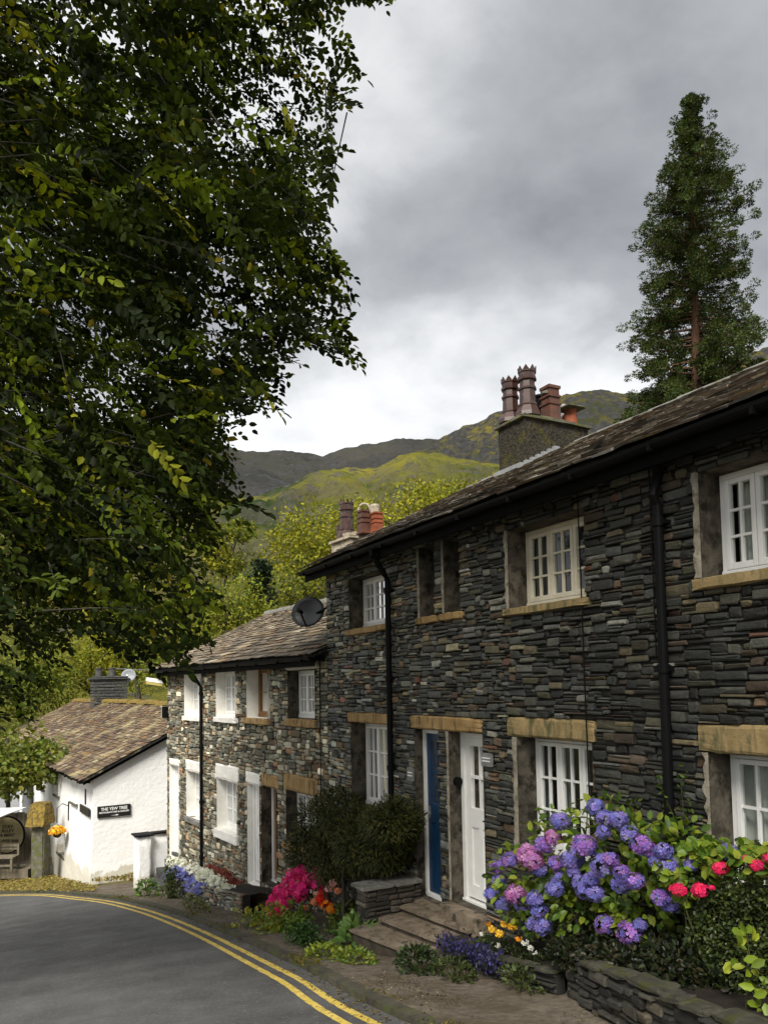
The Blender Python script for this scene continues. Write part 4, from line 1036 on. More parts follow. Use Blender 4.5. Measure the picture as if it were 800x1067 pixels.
def fell(name, sky, Rg, base_z, mat, front=.45, amp=.05, seed=0, ny=110, dx=4, pw=1.0):
    xs = np.arange(sky[0][0], sky[-1][0] + 1, dx); ys = np.interp(xs, [q[0] for q in sky], [q[1] for q in sky])
    vs = []; rows = ny + 14
    for x, y in zip(xs, ys):
        r = ray(x, y); h = np.hypot(r[0], r[1]); d = r[:2] / h; zt = 1.6 + r[2] / h * Rg
        for k in range(rows):
            s = k / ny
            rr = Rg * (front + (1 - front) * s) if s <= 1 else Rg * (1 + (s - 1) * .8)
            p = d * rr
            z = base_z + (zt - base_z) * (s ** pw if s <= 1 else max(0, 1 - (s - 1) * 1.6))
            w = min(1, 4 * s * max(0, 1.02 - s)) if s <= 1 else .3
            q = Vector((p[0], p[1], seed * 100.)) / (Rg * .09)
            z += amp * Rg * w * (noise.fractal(q, .8, 2.1, 6) * .5 + abs(noise.noise(q * 2.3)) * .35 - .12)
            z += Rg * .0042 * min(1, w) * (noise.fractal(q * 5, .6, 2.2, 6) + .8 * abs(noise.noise(q * 11)) * max(0, noise.noise(q * 1.7) + .3))
            if .93 < s <= 1: z += .004 * Rg * noise.fractal(q * 6, .9, 2.1, 4)
            vs.append((p[0], p[1], z))
    m = len(xs); mb = MB(); mb.add(vs, [(i * rows + k, (i + 1) * rows + k, (i + 1) * rows + k + 1, i * rows + k + 1) for i in range(m - 1) for k in range(rows - 1)])
    o = mb.build(name, mat, None, True, fix=False); tag(o, kind='structure'); return o
F1 = fell_mat('far_fell', (.045, .047, .045), (.085, .08, .065), (.075, .077, .082), (.06, .062, .05), .4, dark=(.03, .032, .03))
F2 = fell_mat('near_fell', (.11, .098, .026), (.23, .185, .036), (.062, .063, .062), (.05, .058, .02), 1.3, (.46, .51), (.032, .036, .018))
F3 = fell_mat('green_spur', (.11, .125, .026), (.25, .22, .036), (.12, .11, .09), (.035, .058, .02), 2.0, (.55, .61), (.026, .038, .015))
fell('hill', [(-500, 380), (-200, 410), (60, 440), (160, 452), (225, 460), (250, 470), (285, 468), (310, 470), (335, 475), (360, 467), (390, 461), (420, 456.5), (455, 457), (520, 450), (600, 440), (800, 440)], 2600, 0, F1, .5, .03, 1)
fell('hill', [(330, 560), (395, 500), (430, 473), (457, 458), (480, 447), (505, 437), (525, 427), (560, 418), (600, 409), (622, 407), (645, 411), (670, 409), (700, 398), (745, 383), (790, 366), (850, 345), (1000, 300), (1300, 250)], 900, -5, F2, .4, .045, 2, 120, 4)
fell('hill', [(-500, 560), (100, 545), (200, 532), (250, 520), (280, 513), (310, 499), (335, 491), (362, 487), (392, 489), (410, 479), (428, 470), (455, 473), (490, 480), (540, 490), (640, 495), (800, 500), (1000, 510)], 520, -9, F3, .3, .05, 3, 120, 4, .9)

# ================================================================== SKY, SUN, VIEW
SUN_EL, SUN_AZ = rad(48), math.atan2(-.66, -.66)     # towards the sun: left of the street and behind us
sd = np.array([math.sin(SUN_AZ) * math.cos(SUN_EL), math.cos(SUN_AZ) * math.cos(SUN_EL), math.sin(SUN_EL)])
world = bpy.data.worlds.new('World'); sc.world = world; world.use_nodes = True
nt = world.node_tree; nt.nodes.clear()
wo = nt.nodes.new('ShaderNodeOutputWorld'); bg = nt.nodes.new('ShaderNodeBackground'); nt.links.new(bg.outputs[0], wo.inputs[0])
bg.inputs['Strength'].default_value = .1
skyt = nd(nt, 'ShaderNodeTexSky', sky_type='NISHITA', sun_disc=False, sun_elevation=SUN_EL, sun_rotation=SUN_AZ)
gco = nt.nodes.new('ShaderNodeTexCoord').outputs['Generated']
sxyz = nd(nt, 'ShaderNodeSeparateXYZ'); nt.links.new(gco, sxyz.inputs[0])
# project the direction onto a cloud deck so that the clouds flatten towards the horizon
mx = nd(nt, 'ShaderNodeMath', operation='MAXIMUM'); nt.links.new(sxyz.outputs[2], mx.inputs[0]); mx.inputs[1].default_value = 0.0
ad = nd(nt, 'ShaderNodeMath', operation='ADD'); nt.links.new(mx.outputs[0], ad.inputs[0]); ad.inputs[1].default_value = .22
dv = nd(nt, 'ShaderNodeVectorMath', operation='SCALE'); iv = nd(nt, 'ShaderNodeMath', operation='DIVIDE'); iv.inputs[0].default_value = 1.0; nt.links.new(ad.outputs[0], iv.inputs[1])
nt.links.new(gco, dv.inputs[0]); nt.links.new(iv.outputs[0], dv.inputs['Scale'])
n1 = noise_node(nt, 1.15, 7, .5, dv.outputs[0], .25); n2 = noise_node(nt, 4.5, 6, .55, dv.outputs[0], .3)
n1.noise_dimensions = '4D'; n1.inputs['W'].default_value = 3.1
s1_ = nd(nt, 'ShaderNodeMath', operation='MULTIPLY_ADD'); nt.links.new(n2.outputs[0], s1_.inputs[0]); s1_.inputs[1].default_value = .24; nt.links.new(n1.outputs[0], s1_.inputs[2])
# elevation profile of the deck: pale at the skyline, a heavy grey band, paler above; unseen zenith darkened to weaken ambient light
el = ramp(nt, sxyz.outputs[2], [(.0, .92), (.28, .90), (.40, .60), (.50, .44), (.62, .58), (.70, .50), (.85, .22)])
s2_ = nd(nt, 'ShaderNodeMath', operation='MULTIPLY_ADD'); nt.links.new(s1_.outputs[0], s2_.inputs[0]); s2_.inputs[1].default_value = 2.25; s2_.inputs[2].default_value = -1.38
s3_ = nd(nt, 'ShaderNodeMath', operation='ADD'); nt.links.new(s2_.outputs[0], s3_.inputs[0]); nt.links.new(el.outputs[0], s3_.inputs[1])
SK = 1.0
cl = ramp(nt, s3_.outputs[0], [(.10, (.52, .535, .56)), (.48, (1.08, 1.10, 1.125)), (.78, (2.02, 2.03, 2.03)), (1.0, (2.5, 2.5, 2.49))])
skm = mix(nt, .965, skyt.outputs[0], cl.outputs[0])
nt.links.new(skm, bg.inputs['Color'])
sun = bpy.data.lights.new('sun', 'SUN'); sun.energy = 1.5; sun.angle = rad(24); sun.color = (1, .95, .86)
so = bpy.data.objects.new('sun', sun); COL.objects.link(so); so.rotation_euler = Vector(-sd).to_track_quat('-Z', 'Y').to_euler(); so.location = (0, 0, 30)
sc.view_settings.view_transform = 'Standard'; sc.view_settings.look = 'None'; sc.view_settings.exposure = 2.18; sc.view_settings.gamma = 1
sc.view_settings.use_curve_mapping = False
sc.cycles.max_bounces = 6; sc.cycles.diffuse_bounces = 3; sc.cycles.transparent_max_bounces = 12; sc.cycles.use_denoising = True

# ================================================================== TREES
def inpoly(x, y, poly):
    x = np.asarray(x); y = np.asarray(y); r = np.zeros(x.shape, bool); n = len(poly)
    for i in range(n):
        (x0, y0), (x1, y1) = poly[i], poly[(i + 1) % n]
        if y0 == y1: continue
        c = ((y0 > y) != (y1 > y)) & (x < (x1 - x0) * (y - y0) / (y1 - y0) + x0); r ^= c
    return r
def projv(P):
    d = P - EYE; t = d @ FW; tt = np.where(t > .1, t, .1)
    return 400 + F * (d @ RT) / tt, CY - F * (d @ UP) / tt, t
def limb(mb, p0, p1, r0, r1, n=6, sag=.15):
    p0, p1 = Vector(p0), Vector(p1); L = (p1 - p0).length; pts = []
    for i in range(n + 1):
        t = i / n; p = p0.lerp(p1, t) + noise.noise_vector(p0 * 3 + Vector((t * 2.2, 0, 0))) * L * .06 * math.sin(math.pi * t); p.z += sag * L * (t - t * t); pts.append(p)
    mb.tube(pts, r0, 8, r1=r1)

# --- the big beech whose trunk stands out of the picture, over the verge
CR = [(-900, -1200), (900, -1200), (620, -500), (470, -90), (415, -6), (352, 10), (368, 45), (378, 100), (358, 118), (352, 160), (344, 200), (338, 245), (366, 280), (376, 312), (352, 335), (376, 362), (388, 400), (345, 372), (322, 356), (296, 385), (292, 424), (258, 424), (238, 452), (252, 500), (270, 522), (236, 532), (226, 585), (240, 636), (222, 658), (190, 683), (168, 700), (130, 690), (100, 668), (72, 680), (56, 715), (42, 742), (0, 756), (-150, 800), (-900, 800)]
def beech():
    tp = np.array([-5.6, 7.6]); tz = gh(tp[1])
    t = empty('beech_tree', (tp[0], tp[1], tz), 'big dark-leaved beech tree whose boughs hang over the road', 'tree')
    mb = MB(); pts = [(tp[0], tp[1], tz - .3), (tp[0] + .05, tp[1], tz + 1.5), (tp[0] + .15, tp[1] - .1, tz + 4), (tp[0] + .3, tp[1] - .2, tz + 8), (tp[0] + .5, tp[1] - .2, tz + 13)]
    mb.tube(pts, .48, 12, r1=.16); mb.build('trunk', M['bark'], t, True)
    C = np.array([-3.6, 6.6, 6.0]); RR = np.array([7.4, 5.2, 7.6])
    P = []; Dv = []
    ns = 0
    while ns < 11500:
        q = NR.uniform(-1, 1, (6000, 3)); q = q[np.linalg.norm(q, axis=1) < 1]; p = C + q * RR
        out = unit((p - np.array([tp[0], tp[1], 5.0])) * np.array([1, 1, .55])); d = unit(out + NR.normal(0, .55, out.shape) + np.array([0, 0, -.28]))
        x, y, tt = projv(p + d * .42); x0, y0, t0 = projv(p)
        if ns > 9300:      # unseen boughs added above and behind the viewer to shade the near wall
            p = np.array([-.2, 1.2, 10.2]) + q * np.array([3.6, 5.6, 2.6]); x, y, tt = projv(p + d * .42)
            ok = (p[:, 2] > 6.3) & ((tt < .3) | (y < -70))
            dens = np.zeros(len(p)); pr = .25
            ok &= NR.random(len(p)) < pr; P.append(p[ok]); Dv.append(d[ok]); ns += int(ok.sum()); continue
        ok = (tt > 5.2) & inpoly(x, y, CR) & inpoly(x0, y0, CR) & (p[:, 2] > 1.0)
        dens = np.array([noise.noise(Vector(v * .75)) for v in p]) ; infr = (x > -30) & (y > -30) & (x < 420)
        pr = np.where(infr, 1.0, .28) * np.clip(.55 + dens * 1.9, .04, 1)
        ok &= NR.random(len(p)) < pr
        P.append(p[ok]); Dv.append(d[ok]); ns += int(ok.sum())
    P = np.concatenate(P)[:11500]; Dv = np.concatenate(Dv)[:11500]
    nl = 14; k = np.arange(nl); n = len(P); Lt = NR.uniform(.30, .55, (n, 1))
    flat = unit(np.array([0, 0, 1]) + NR.normal(0, .45, (n, 3))); S = unit(np.cross(flat, Dv)); Np = unit(np.cross(Dv, S))
    f = (k + .6) / nl
    pos = P[:, None, :] + Dv[:, None, :] * (Lt * f)[:, :, None] + np.array([0, 0, -1.]) * ((Lt * f) ** 2 * .35)[:, :, None]
    side = np.where(k % 2, 1, -1)[None, :, None]; last = (k == nl - 1)[None, :, None]
    ld = np.where(last, Dv[:, None, :], Dv[:, None, :] * .55 + S[:, None, :] * side * .8) + NR.normal(0, .22, (n, nl, 3)) + np.array([0, 0, -.15])
    ln = Np[:, None, :] + NR.normal(0, .38, (n, nl, 3))
    tw = (NR.random((n, 1)) < .17) * 1.0  # some sprays coloured as sunlit, the rest darkened as shaded crown
    base = pick([(.022, .036, .007), (.038, .058, .009), (.012, .020, .005), (.055, .078, .010), (.014, .019, .005)], n, .3)
    sunlit = pick([(.17, .21, .014), (.14, .19, .014), (.23, .24, .016), (.11, .16, .014)], n, .2)
    cs = base * (1 - tw) + sunlit * tw
    col = cs[:, None, :] * NR.uniform(.75, 1.3, (n, nl, 1)); rr = NR.random((n, nl, 1)) < .007; col = np.where(rr, np.array([.22, .18, .015]), col)
    Ll = NR.uniform(.058, .098, (n, nl)).ravel()
    leaves('crown', pos.reshape(-1, 3), ld.reshape(-1, 3), ln.reshape(-1, 3), Ll, Ll * .62, col.reshape(-1, 3), M['leaf_dark'], t)
    mb = MB()   # twigs carrying the sprays
    sel = NR.choice(n, 1500, False)
    for i in sel:
        e = P[i] + Dv[i] * Lt[i] + np.array([0, 0, -Lt[i, 0] ** 2 * .35]); m_ = P[i] + Dv[i] * Lt[i] * .5 + np.array([0, 0, -(Lt[i, 0] * .5) ** 2 * .35]); mb.tube([P[i] - Dv[i] * .3, P[i], m_, e], .006, 4, r1=.002)
    mb.build('twig_mass', M['bark'], t)['kind'] = 'stuff'
    for i in range(14):
        q = P[NR.integers(0, n)]
        while proj(q)[2] < 8.8 or proj(q)[0] > 250: q = P[NR.integers(0, n)]
        h = R.uniform(1.5, 7); p0 = (tp[0] + .1, tp[1] - .1, tz + 1.5 + h)
        mb = MB(); limb(mb, p0, q, .09, .008, 10, .12); mb.build('limb', M['bark'], t, True)
beech()

def crown_tree(name, label, px, py, rx, ry, t, pal, n=2600, size=None, nb=16, group=None, lump=.52, seed=0, tpl='quad', trunk=True, mat='leaf_far', zbase=None, depth=.8):
    """broad-leaved tree at depth t: trunk with limbs, and a crown of leaf clumps gathered round the limb ends"""
    c = at_depth(px, py, t); k = t / F; Rx, Rz = rx * k, ry * k; Ry = Rx * depth
    zb = groundz(c[0], c[1]) if zbase is None else zbase
    o = empty(name, (c[0], c[1], zb), label, 'tree', group)
    q = rdir(nb); q[:, 2] = np.abs(q[:, 2]) * 1.15 - .5; q = unit(q) * NR.uniform(.45, .80, (nb, 1))
    cen = c + q * np.array([Rx, Ry, Rz]); rad_ = NR.uniform(.75, 1.2, nb) * lump * np.array([min(Rx, Rz * 1.2)])
    if trunk:
        mb = MB(); top = c + np.array([0, 0, Rz * .5]); limb(mb, (c[0], c[1], zb - .2), top, max(.12, Rx * .07), Rx * .02, 8, 0); mb.build('trunk', M['bark'], o, True)
        mb = MB()
        for i in range(min(nb, 10)): limb(mb, (c[0], c[1], c[2] - Rz * R.uniform(.0, .7)), cen[i], Rx * .035, Rx * .008, 5, .05)
        b_ = mb.build('limb_spread', M['bark'], o, True); b_['kind'] = 'stuff'
    per = n // nb
    d = rdir(nb * per); rr = np.repeat(rad_, per)[:, None] * NR.uniform(.55, 1.08, (nb * per, 1)); P = np.repeat(cen, per, axis=0) + d * rr * np.array([1, 1, .8])
    tone = np.repeat(NR.uniform(.7, 1.3, nb), per)[:, None]
    Cc = (pick(pal, nb * per, .15) * .5 + pick(pal, nb, .1)[np.repeat(np.arange(nb), per)] * .5) * tone
    s = size or 2.7 * k; n = n if size else int(n * 2.1)
    D = d + NR.normal(0, .7, d.shape) + np.array([0, 0, -.3]); N = d * .8 + NR.normal(0, .6, d.shape) + np.array([0, 0, .5])
    L = s * NR.uniform(.6, 1.4, nb * per)
    leaves('crown', P, D, N, L, L * .75, Cc, M[mat], o, tpl)
    return o
GOLD = [(.23, .225, .015), (.15, .17, .015), (.30, .275, .018), (.08, .105, .014), (.19, .18, .013)]
LIME = [(.20, .22, .02), (.13, .17, .02), (.26, .25, .03), (.08, .12, .018)]
MIDG = [(.055, .085, .016), (.08, .11, .02), (.04, .065, .014), (.11, .12, .02)]
BT = 'trees on the slope behind the houses'
crown_tree('oak_tree', 'golden green oak on the slope right behind the small pot cluster chimney', 345, 572, 64, 60, 75, GOLD, 8000, nb=26, group=BT)
crown_tree('oak_tree', 'widest golden oak, crown above the tall terrace roof between both chimneys', 425, 548, 84, 48, 80, GOLD, 9000, nb=30, group=BT)
crown_tree('oak_tree', 'golden oak crown nearest the big roughcast chimney', 488, 534, 60, 36, 86, GOLD, 5600, nb=20, group=BT)
crown_tree('oak_tree', 'olive oak low between dark fir and lower chimney', 318, 622, 46, 42, 60, GOLD + MIDG, 3200, nb=14, group=BT)
crown_tree('ash_tree', 'bright lime green tree behind the lower terrace roof', 238, 640, 46, 44, 48, LIME, 4200, nb=18, group=BT)
crown_tree('ash_tree', 'yellow green tree between beech boughs and dark fir', 236, 580, 34, 48, 62, GOLD + LIME, 3200, nb=14, group=BT)
crown_tree('ash_tree', 'tall lime tree behind the squat chimney of the white house', 182, 690, 56, 48, 52, LIME, 4600, nb=18, group=BT)
crown_tree('ash_tree', 'golden lime tree behind the mossy white house ridge', 96, 695, 58, 46, 50, LIME + GOLD, 4600, nb=18, group=BT)
crown_tree('ash_tree', 'mid green tree farthest along the white house roof', 30, 720, 50, 56, 46, MIDG + LIME, 4200, nb=18, group=BT)
crown_tree('ash_tree', 'yellow tree partly hidden behind hanging beech leaves', 140, 640, 60, 45, 66, GOLD, 3600, nb=16, group=BT)
crown_tree('hawthorn_bush', 'small green bush on the fellside between chimney and giant conifer', 636, 466, 26, 15, 60, MIDG, 1600, nb=10, group=BT)
crown_tree('small_tree', 'bright leafy young tree over the left end of the white house roof', 8, 795, 52, 52, 26, [(.10, .15, .02), (.15, .18, .025), (.065, .10, .018), (.20, .20, .03)], 4200, .17, nb=18, tpl='leaf', mat='leaf')

def conifer(name, label, px, ytop, ybase, t, wprof, n_br, pal, cl, group=None, per=26, size=.2, gap=0.0, trunk_r=.5, mat='bark_red', droop=-.15, up=.25):
    top = at_depth(px, ytop, t); bot = at_depth(px, ybase, t); k = t / F
    zb = groundz(bot[0], bot[1]); x0, y0 = bot[0], bot[1]
    o = empty(name, (x0, y0, zb), label, 'tree', group)
    H = top[2] - zb
    mb = MB(); pts = [(x0 + (top[0] - x0) * s, y0 + (top[1] - y0) * s, zb + H * s) for s in np.linspace(0, .99, 14)]
    mb.tube(pts, trunk_r, 12, r1=.04); mb.build('trunk', M[mat], o, True)
    ys = [w[0] for w in wprof]; ws = [w[1] for w in wprof]
    P = []; D = []; N = []; C = []; L = []; bm_ = MB()
    for i in range(n_br):
        py = ytop + (ybase - ytop) * (i + R.random()) / n_br; zc = at_depth(px, py, t)[2]
        w = np.interp(py, ys, ws) * k * R.uniform(.62, 1.08)
        az = R.uniform(0, 2 * math.pi); f = (zc - zb) / H; cx, cy = x0 + (top[0] - x0) * f, y0 + (top[1] - y0) * f
        if trunk_r > .4 and 215 < py < 395 and -math.cos(az) * FW[0] - math.sin(az) * FW[1] > .4 and R.random() < .4: continue
        dv = np.array([math.cos(az), math.sin(az), 0]); base = np.array([cx, cy, zc - w * .15])
        end = base + dv * w + np.array([0, 0, w * (droop + up * R.random())])
        mid = (base + end) / 2 + np.array([0, 0, -w * .08])
        bm_.tube([base, mid, end], max(.02, w * .022), 5, r1=.01)
        ncl = max(2, int(w / cl * 1.35)); tone = R.uniform(.65, 1.3)
        for j in range(ncl):
            s = gap + (1 - gap) * ((j + R.random()) / ncl) ** .75; p = base * (1 - s) ** 2 + 2 * mid * s * (1 - s) + end * s * s
            p = p + NR.normal(0, cl * .36, 3); rr = cl * R.uniform(.4, .8) * (.6 + .4 * min(1, w / (3 * cl)))
            d = rdir(per); P.append(p + d * rr * np.array([1, 1, .62]) * NR.uniform(.4, 1, (per, 1))); D.append(d * .8 + dv * .5 + np.array([0, 0, .1])); N.append(d * .4 + NR.normal(0, .5, (per, 3)) + np.array([0, 0, .6]))
            C.append(pick(pal, per, .3) * tone); L.append(size * NR.uniform(.6, 1.4, per))
    L = np.concatenate(L)
    bm_.build('branch_mass', M[mat], o)['kind'] = 'stuff'
    leaves('crown', np.concatenate(P), np.concatenate(D), np.concatenate(N), L, L * .5, np.concatenate(C), M['needle'], o, 'dia')
    return o
SEQ = [(.034, .058, .016), (.052, .076, .018), (.024, .042, .014), (.085, .105, .022)]
conifer('giant_conifer', 'giant tapering conifer with red trunk rising behind the tall terrace roof', 719, 102, 470, 46,
        [(100, 1), (118, 10), (150, 25), (180, 38), (200, 54), (225, 60), (260, 60), (275, 50), (300, 62), (340, 68), (380, 74), (420, 82), (470, 86)], 430, SEQ, .52, per=100, size=.12, gap=.12, trunk_r=.62)
conifer('fir_tree', 'small dark fir between the lime and olive trees', 272, 586, 660, 55, [(586, 2), (610, 10), (640, 17), (660, 20)], 70, [(.012, .024, .012), (.018, .032, .014)], .6, per=18, size=.3, trunk_r=.2, mat='bark')
conifer('fir_tree', 'paler young fir behind the lower terrace ridge', 215, 612, 690, 58, [(612, 3), (640, 16), (690, 28)], 60, [(.03, .05, .016), (.05, .07, .02)], .7, per=18, size=.34, trunk_r=.2, mat='bark')

# ================================================================== STEPS, GARDEN WALLS
def slope_frame(p0, p1):
    fr = Frame(p0[:2], np.array(p1[:2]) - np.array(p0[:2])); L = float(np.hypot(*(np.array(p1[:2]) - np.array(p0[:2]))))
    def T(p): q = fr(p); return (q[0], q[1], q[2] + gh(q[1]))
    return fr, T, L
def low_wall(name, label, p0, p1, h, th, pal, cat='garden wall', cope=True, wr=(.10, .34), hr=(.035, .10), mat='stone', copemat='mossy_stone', ret=None):
    """p0 near end, p1 far end; the face with the stones looks to the road"""
    fr, T, L = slope_frame(p0, p1); m = fr(( L / 2, 0, 0))
    o = empty(name, (m[0], m[1], gh(m[1])), label, cat)
    mb = MB(T); rubble(mb, 0, L, lambda a: -.1, h, [], pal, wr, hr, .03, .008); backing(mb, 0, L, -.2, h, [], -.02, 1); mb.box(0, L, -th, -.021, -.2, h - .005, None, 1)
    if ret:
        fr2 = Frame(fr((L, 0, 0))[:2], -fr.n); z0 = gh(fr((L, 0, 0))[1])
        mb.T = lambda p: (lambda q: (q[0], q[1], q[2] + z0))(fr2(p)); rubble(mb, 0, ret, lambda a: -.1, h, [], pal, wr, hr, .03, .008); backing(mb, 0, ret, -.2, h, [], -.02, 1)
    mb.build('wall_face', [M[mat], M['mortar']], o)
    if cope:
        mb = MB(T); a = 0
        while a < L: w = R.uniform(.22, .5); hh_ = R.uniform(.03, .06); mb.rough(a, min(a + w, L + .03) - .008, -th + R.uniform(-.03, .03), R.uniform(.0, .045), h + .004, h + hh_, 4, .014, .016); a += w
        mb.build('coping', M[copemat], o)
    return o
PALS = [(30, (.06, .05, .038)), (20, (.04, .035, .028)), (14, (.09, .075, .055)), (8, (.12, .09, .06))]
PALB = [(30, (.032, .030, .025)), (22, (.022, .021, .018)), (14, (.048, .044, .035)), (8, (.065, .055, .038))]  # dark stone, with the deep shadow on the wall put into its colour
ga, gb = on_ground(700, 1092), on_ground(590, 1032)
ga = gb + (ga - gb) / np.linalg.norm(ga - gb) * 4.2
print('retaining', ga, gb)
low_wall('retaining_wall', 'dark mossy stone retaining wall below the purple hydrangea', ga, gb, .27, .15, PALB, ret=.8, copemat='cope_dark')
gc, gd_ = on_ground(578, 1031), on_ground(459, 996)
print('edging', gc, gd_)
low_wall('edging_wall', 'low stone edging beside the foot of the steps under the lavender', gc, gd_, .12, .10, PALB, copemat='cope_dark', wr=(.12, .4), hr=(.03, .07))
def bed(name, pts, dz, mat='soil'):
    """planting soil between an edging and the house wall"""
    mb = MB(); n = len(pts); m = 8; vs = []
    for (a, b) in pts:
        for k in range(m): t = k / (m - 1); x, y = a[0] + (b[0] - a[0]) * t, a[1] + (b[1] - a[1]) * t; vs.append((x, y, gh(y) + dz + .03 * noise.noise(Vector((x * 4, y * 4, 0)))))
    mb.add(vs, [(i * m + k, (i + 1) * m + k, (i + 1) * m + k + 1, i * m + k + 1) for i in range(n - 1) for k in range(m - 1)])
    tag(mb.build(name, M[mat], None, True), kind='structure')
lin = lambda p, q, n: [p + (q - p) * t for t in np.linspace(0, 1, n)]
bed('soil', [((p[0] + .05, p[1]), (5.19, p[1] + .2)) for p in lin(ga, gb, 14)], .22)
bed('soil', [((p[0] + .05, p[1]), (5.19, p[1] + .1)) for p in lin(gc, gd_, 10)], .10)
# stone steps up to the two doors
zst = [-1.385, -1.288, -1.203]
E_ = [(on_z(431, 993, zst[0]), on_z(366, 968, zst[0])), (on_z(455.5, 979, zst[1]), on_z(396, 956, zst[1])), (on_z(486, 969, zst[2]), on_z(418, 943.5, zst[2]))]
for e in E_: print('step', e)
stp = empty('stone_steps', (4.6, 8.2, gh(8.2)), 'worn brown stone steps rising to the blue and white doors', 'steps')
for i, (a, b) in enumerate(E_):
    fr, T, L = slope_frame(a, b); mb = MB(fr); back = -(5.16 - min(a[0], b[0])) - .1
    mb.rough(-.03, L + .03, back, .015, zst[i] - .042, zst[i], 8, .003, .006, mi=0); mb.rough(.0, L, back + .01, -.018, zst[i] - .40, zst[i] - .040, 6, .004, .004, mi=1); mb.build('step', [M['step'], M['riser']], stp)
mb = MB(U); h = wins1['d2']; mb.rough(h[0] - .03, h[1] + .05, -.22, .16, zst[2] - .1, h[2] - .003, 7, .003, .006); mb.build('doorstep', M['step'], stp)
mb = MB(U); h = wins1['d1']; mb.rough(h[0] - .02, h[1] + .03, -.22, .14, zst[2] - .1, h[2] - .003, 7, .003, .006); mb.build('doorstep', M['step'], stp)
x0w, y0w = 4.36, E_[0][1][1] + .10       # beside the far ends of the steps
p1 = np.array([x0w, y0w, gh(y0w)]); zc = on_x(376, 922, x0w)[2]
sw_ = empty('step_wall', p1, 'short dark stone wall with a flat capstone flanking the steps', 'garden wall')
Ls = 5.18 - x0w; fr = Frame((5.18, y0w), (-1, 0))         # stones face the steps and us
mb = MB(fr); rubble(mb, 0, Ls, lambda a: p1[2] - .1, zc - .055, [], PALS, (.1, .3), (.04, .10), .02, .006); backing(mb, 0, Ls, p1[2] - .2, zc - .06, [], -.02, 1); mb.box(0, Ls, -.26, -.021, p1[2] - .2, zc - .056, None, 1)
mb.T = Frame((x0w, y0w), (0, 1)); rubble(mb, 0, .26, lambda a: p1[2] - .1, zc - .055, [], PALS, (.12, .26), (.05, .11), .02, .006)
mb.build('wall_face', [M['stone'], M['mortar']], sw_)
mb = MB(fr); mb.rough(-.0, Ls * .5, -.32, .05, zc - .05, zc, 6, .004, .008); mb.rough(Ls * .5 + .01, Ls + .06, -.32, .05, zc - .05, zc, 6, .004, .008); mb.build('capstone', M['cap'], sw_)
print('stepwall', p1, zc)

# ---- white parapet and dark steps by the far door, planter bed in front of the lower terrace
q = on_ground(141, 924); aq, oq = LW.grid(q[0], q[1]); print('white parapet', q, aq, oq, 'LEND', LEND)
wp = empty('white_parapet', q, 'white painted parapet with black coping beside the dark far steps', 'garden wall')
ztp = on_plane(141, 870, (LW.n[0], LW.n[1], 0), LW.n @ LW.O + oq)[2]
mb = MB(LW); mb.rough(aq - .18, aq + .24, oq - .36, oq, q[2] - .2, ztp - .05, 5, .015, .02); mb.rough(aq + .0, aq + .22, -.9, oq - .37, q[2] - .2, ztp - .06, 6, .012, .02); mb.build('parapet', M['whitewash'], wp)
mb = MB(LW); mb.rough(aq - .22, aq + .28, oq - .42, oq + .04, ztp - .045, ztp + .015, 3, .006, .01); mb.rough(aq - .03, aq + .25, -.9, oq - .43, ztp - .055, ztp + .005, 5, .006, .01); mb.build('coping', M['black_iron'], wp)
fs_ = empty('stone_steps', LW((aq - .5, .5, q[2])), 'dark stone steps beside the white parapet at the far door', 'steps')
for i in range(4):
    mb = MB(LW); mb.rough(aq - 1.15, aq - .02, -.05, oq - .30 - i * .22, q[2] - .2, q[2] + .22 + i * .2, 4, .008, .012); mb.build('step', M['roughcast_dark'], fs_)
d1h = w2['d1']
ds = empty('stone_steps', LW((d1h[0], .3, d1h[2] - .3)), 'two shallow stone steps below the white panelled door', 'steps')
for i, (o1, dz) in enumerate(((.75, -.32), (.42, -.15))):
    mb = MB(LW); mb.rough(d1h[0] - .75, d1h[1] + .12, .01 if i else .01, o1, d1h[2] - .8, d1h[2] + dz + .14, 4, .008, .012); mb.build('step', M['step'], ds)
pst = on_ground(257, 932); a_, o_ = LW.grid(pst[0], pst[1])
pp = empty('wooden_post', pst, 'short weathered wooden post beside the white panelled door steps', 'post')
mb = MB(); mb.rough(pst[0] - .06, pst[0] + .06, pst[1] - .06, pst[1] + .06, pst[2] - .1, pst[2] + .5, 3, .006, .008); mb.build('post_shaft', M['old_wood'], pp)

# ================================================================== LEFT: YARD BESIDE THE WHITE HOUSE
pr = on_ground(40, 917); kpr = proj(pr)[2] / F; print('pier', pr, kpr, W.grid(pr[0], pr[1]))
pier = empty('stone_pier', pr, 'rough stone gate pier with a yellow mossy cap by the white house', 'pier')
w_ = 13.5 * kpr; hp_ = (917 - 860) * kpr
fr = Frame(pr[:2], (RT[0], RT[1]))
mb = MB(fr); mb.rough(-w_ / 2, w_ / 2, -.1, .5, pr[2] - .3, pr[2] + hp_, 8, .03, .03); mb.build('pier_shaft', M['old_wood'] if False else M['mossy_stone'], pier)
mb = MB(fr); c_ = pr[2] + hp_
vs = [(-w_ * .72, -.3, c_ - .03), (w_ * .62, -.3, c_ - .03), (w_ * .62, .7, c_ - .03), (-w_ * .72, .7, c_ - .03), (-w_ * .68, .0, c_ + 21 * kpr), (w_ * .56, .0, c_ + 21 * kpr), (w_ * .56, .45, c_ + 22 * kpr), (-w_ * .68, .45, c_ + 22 * kpr)]
bm = bmesh.new(); vv = [bm.verts.new(v) for v in vs]
for f in [(0, 1, 2, 3), (4, 5, 6, 7), (0, 1, 5, 4), (1, 2, 6, 5), (2, 3, 7, 6), (3, 0, 4, 7)]: bm.faces.new([vv[i] for i in f])
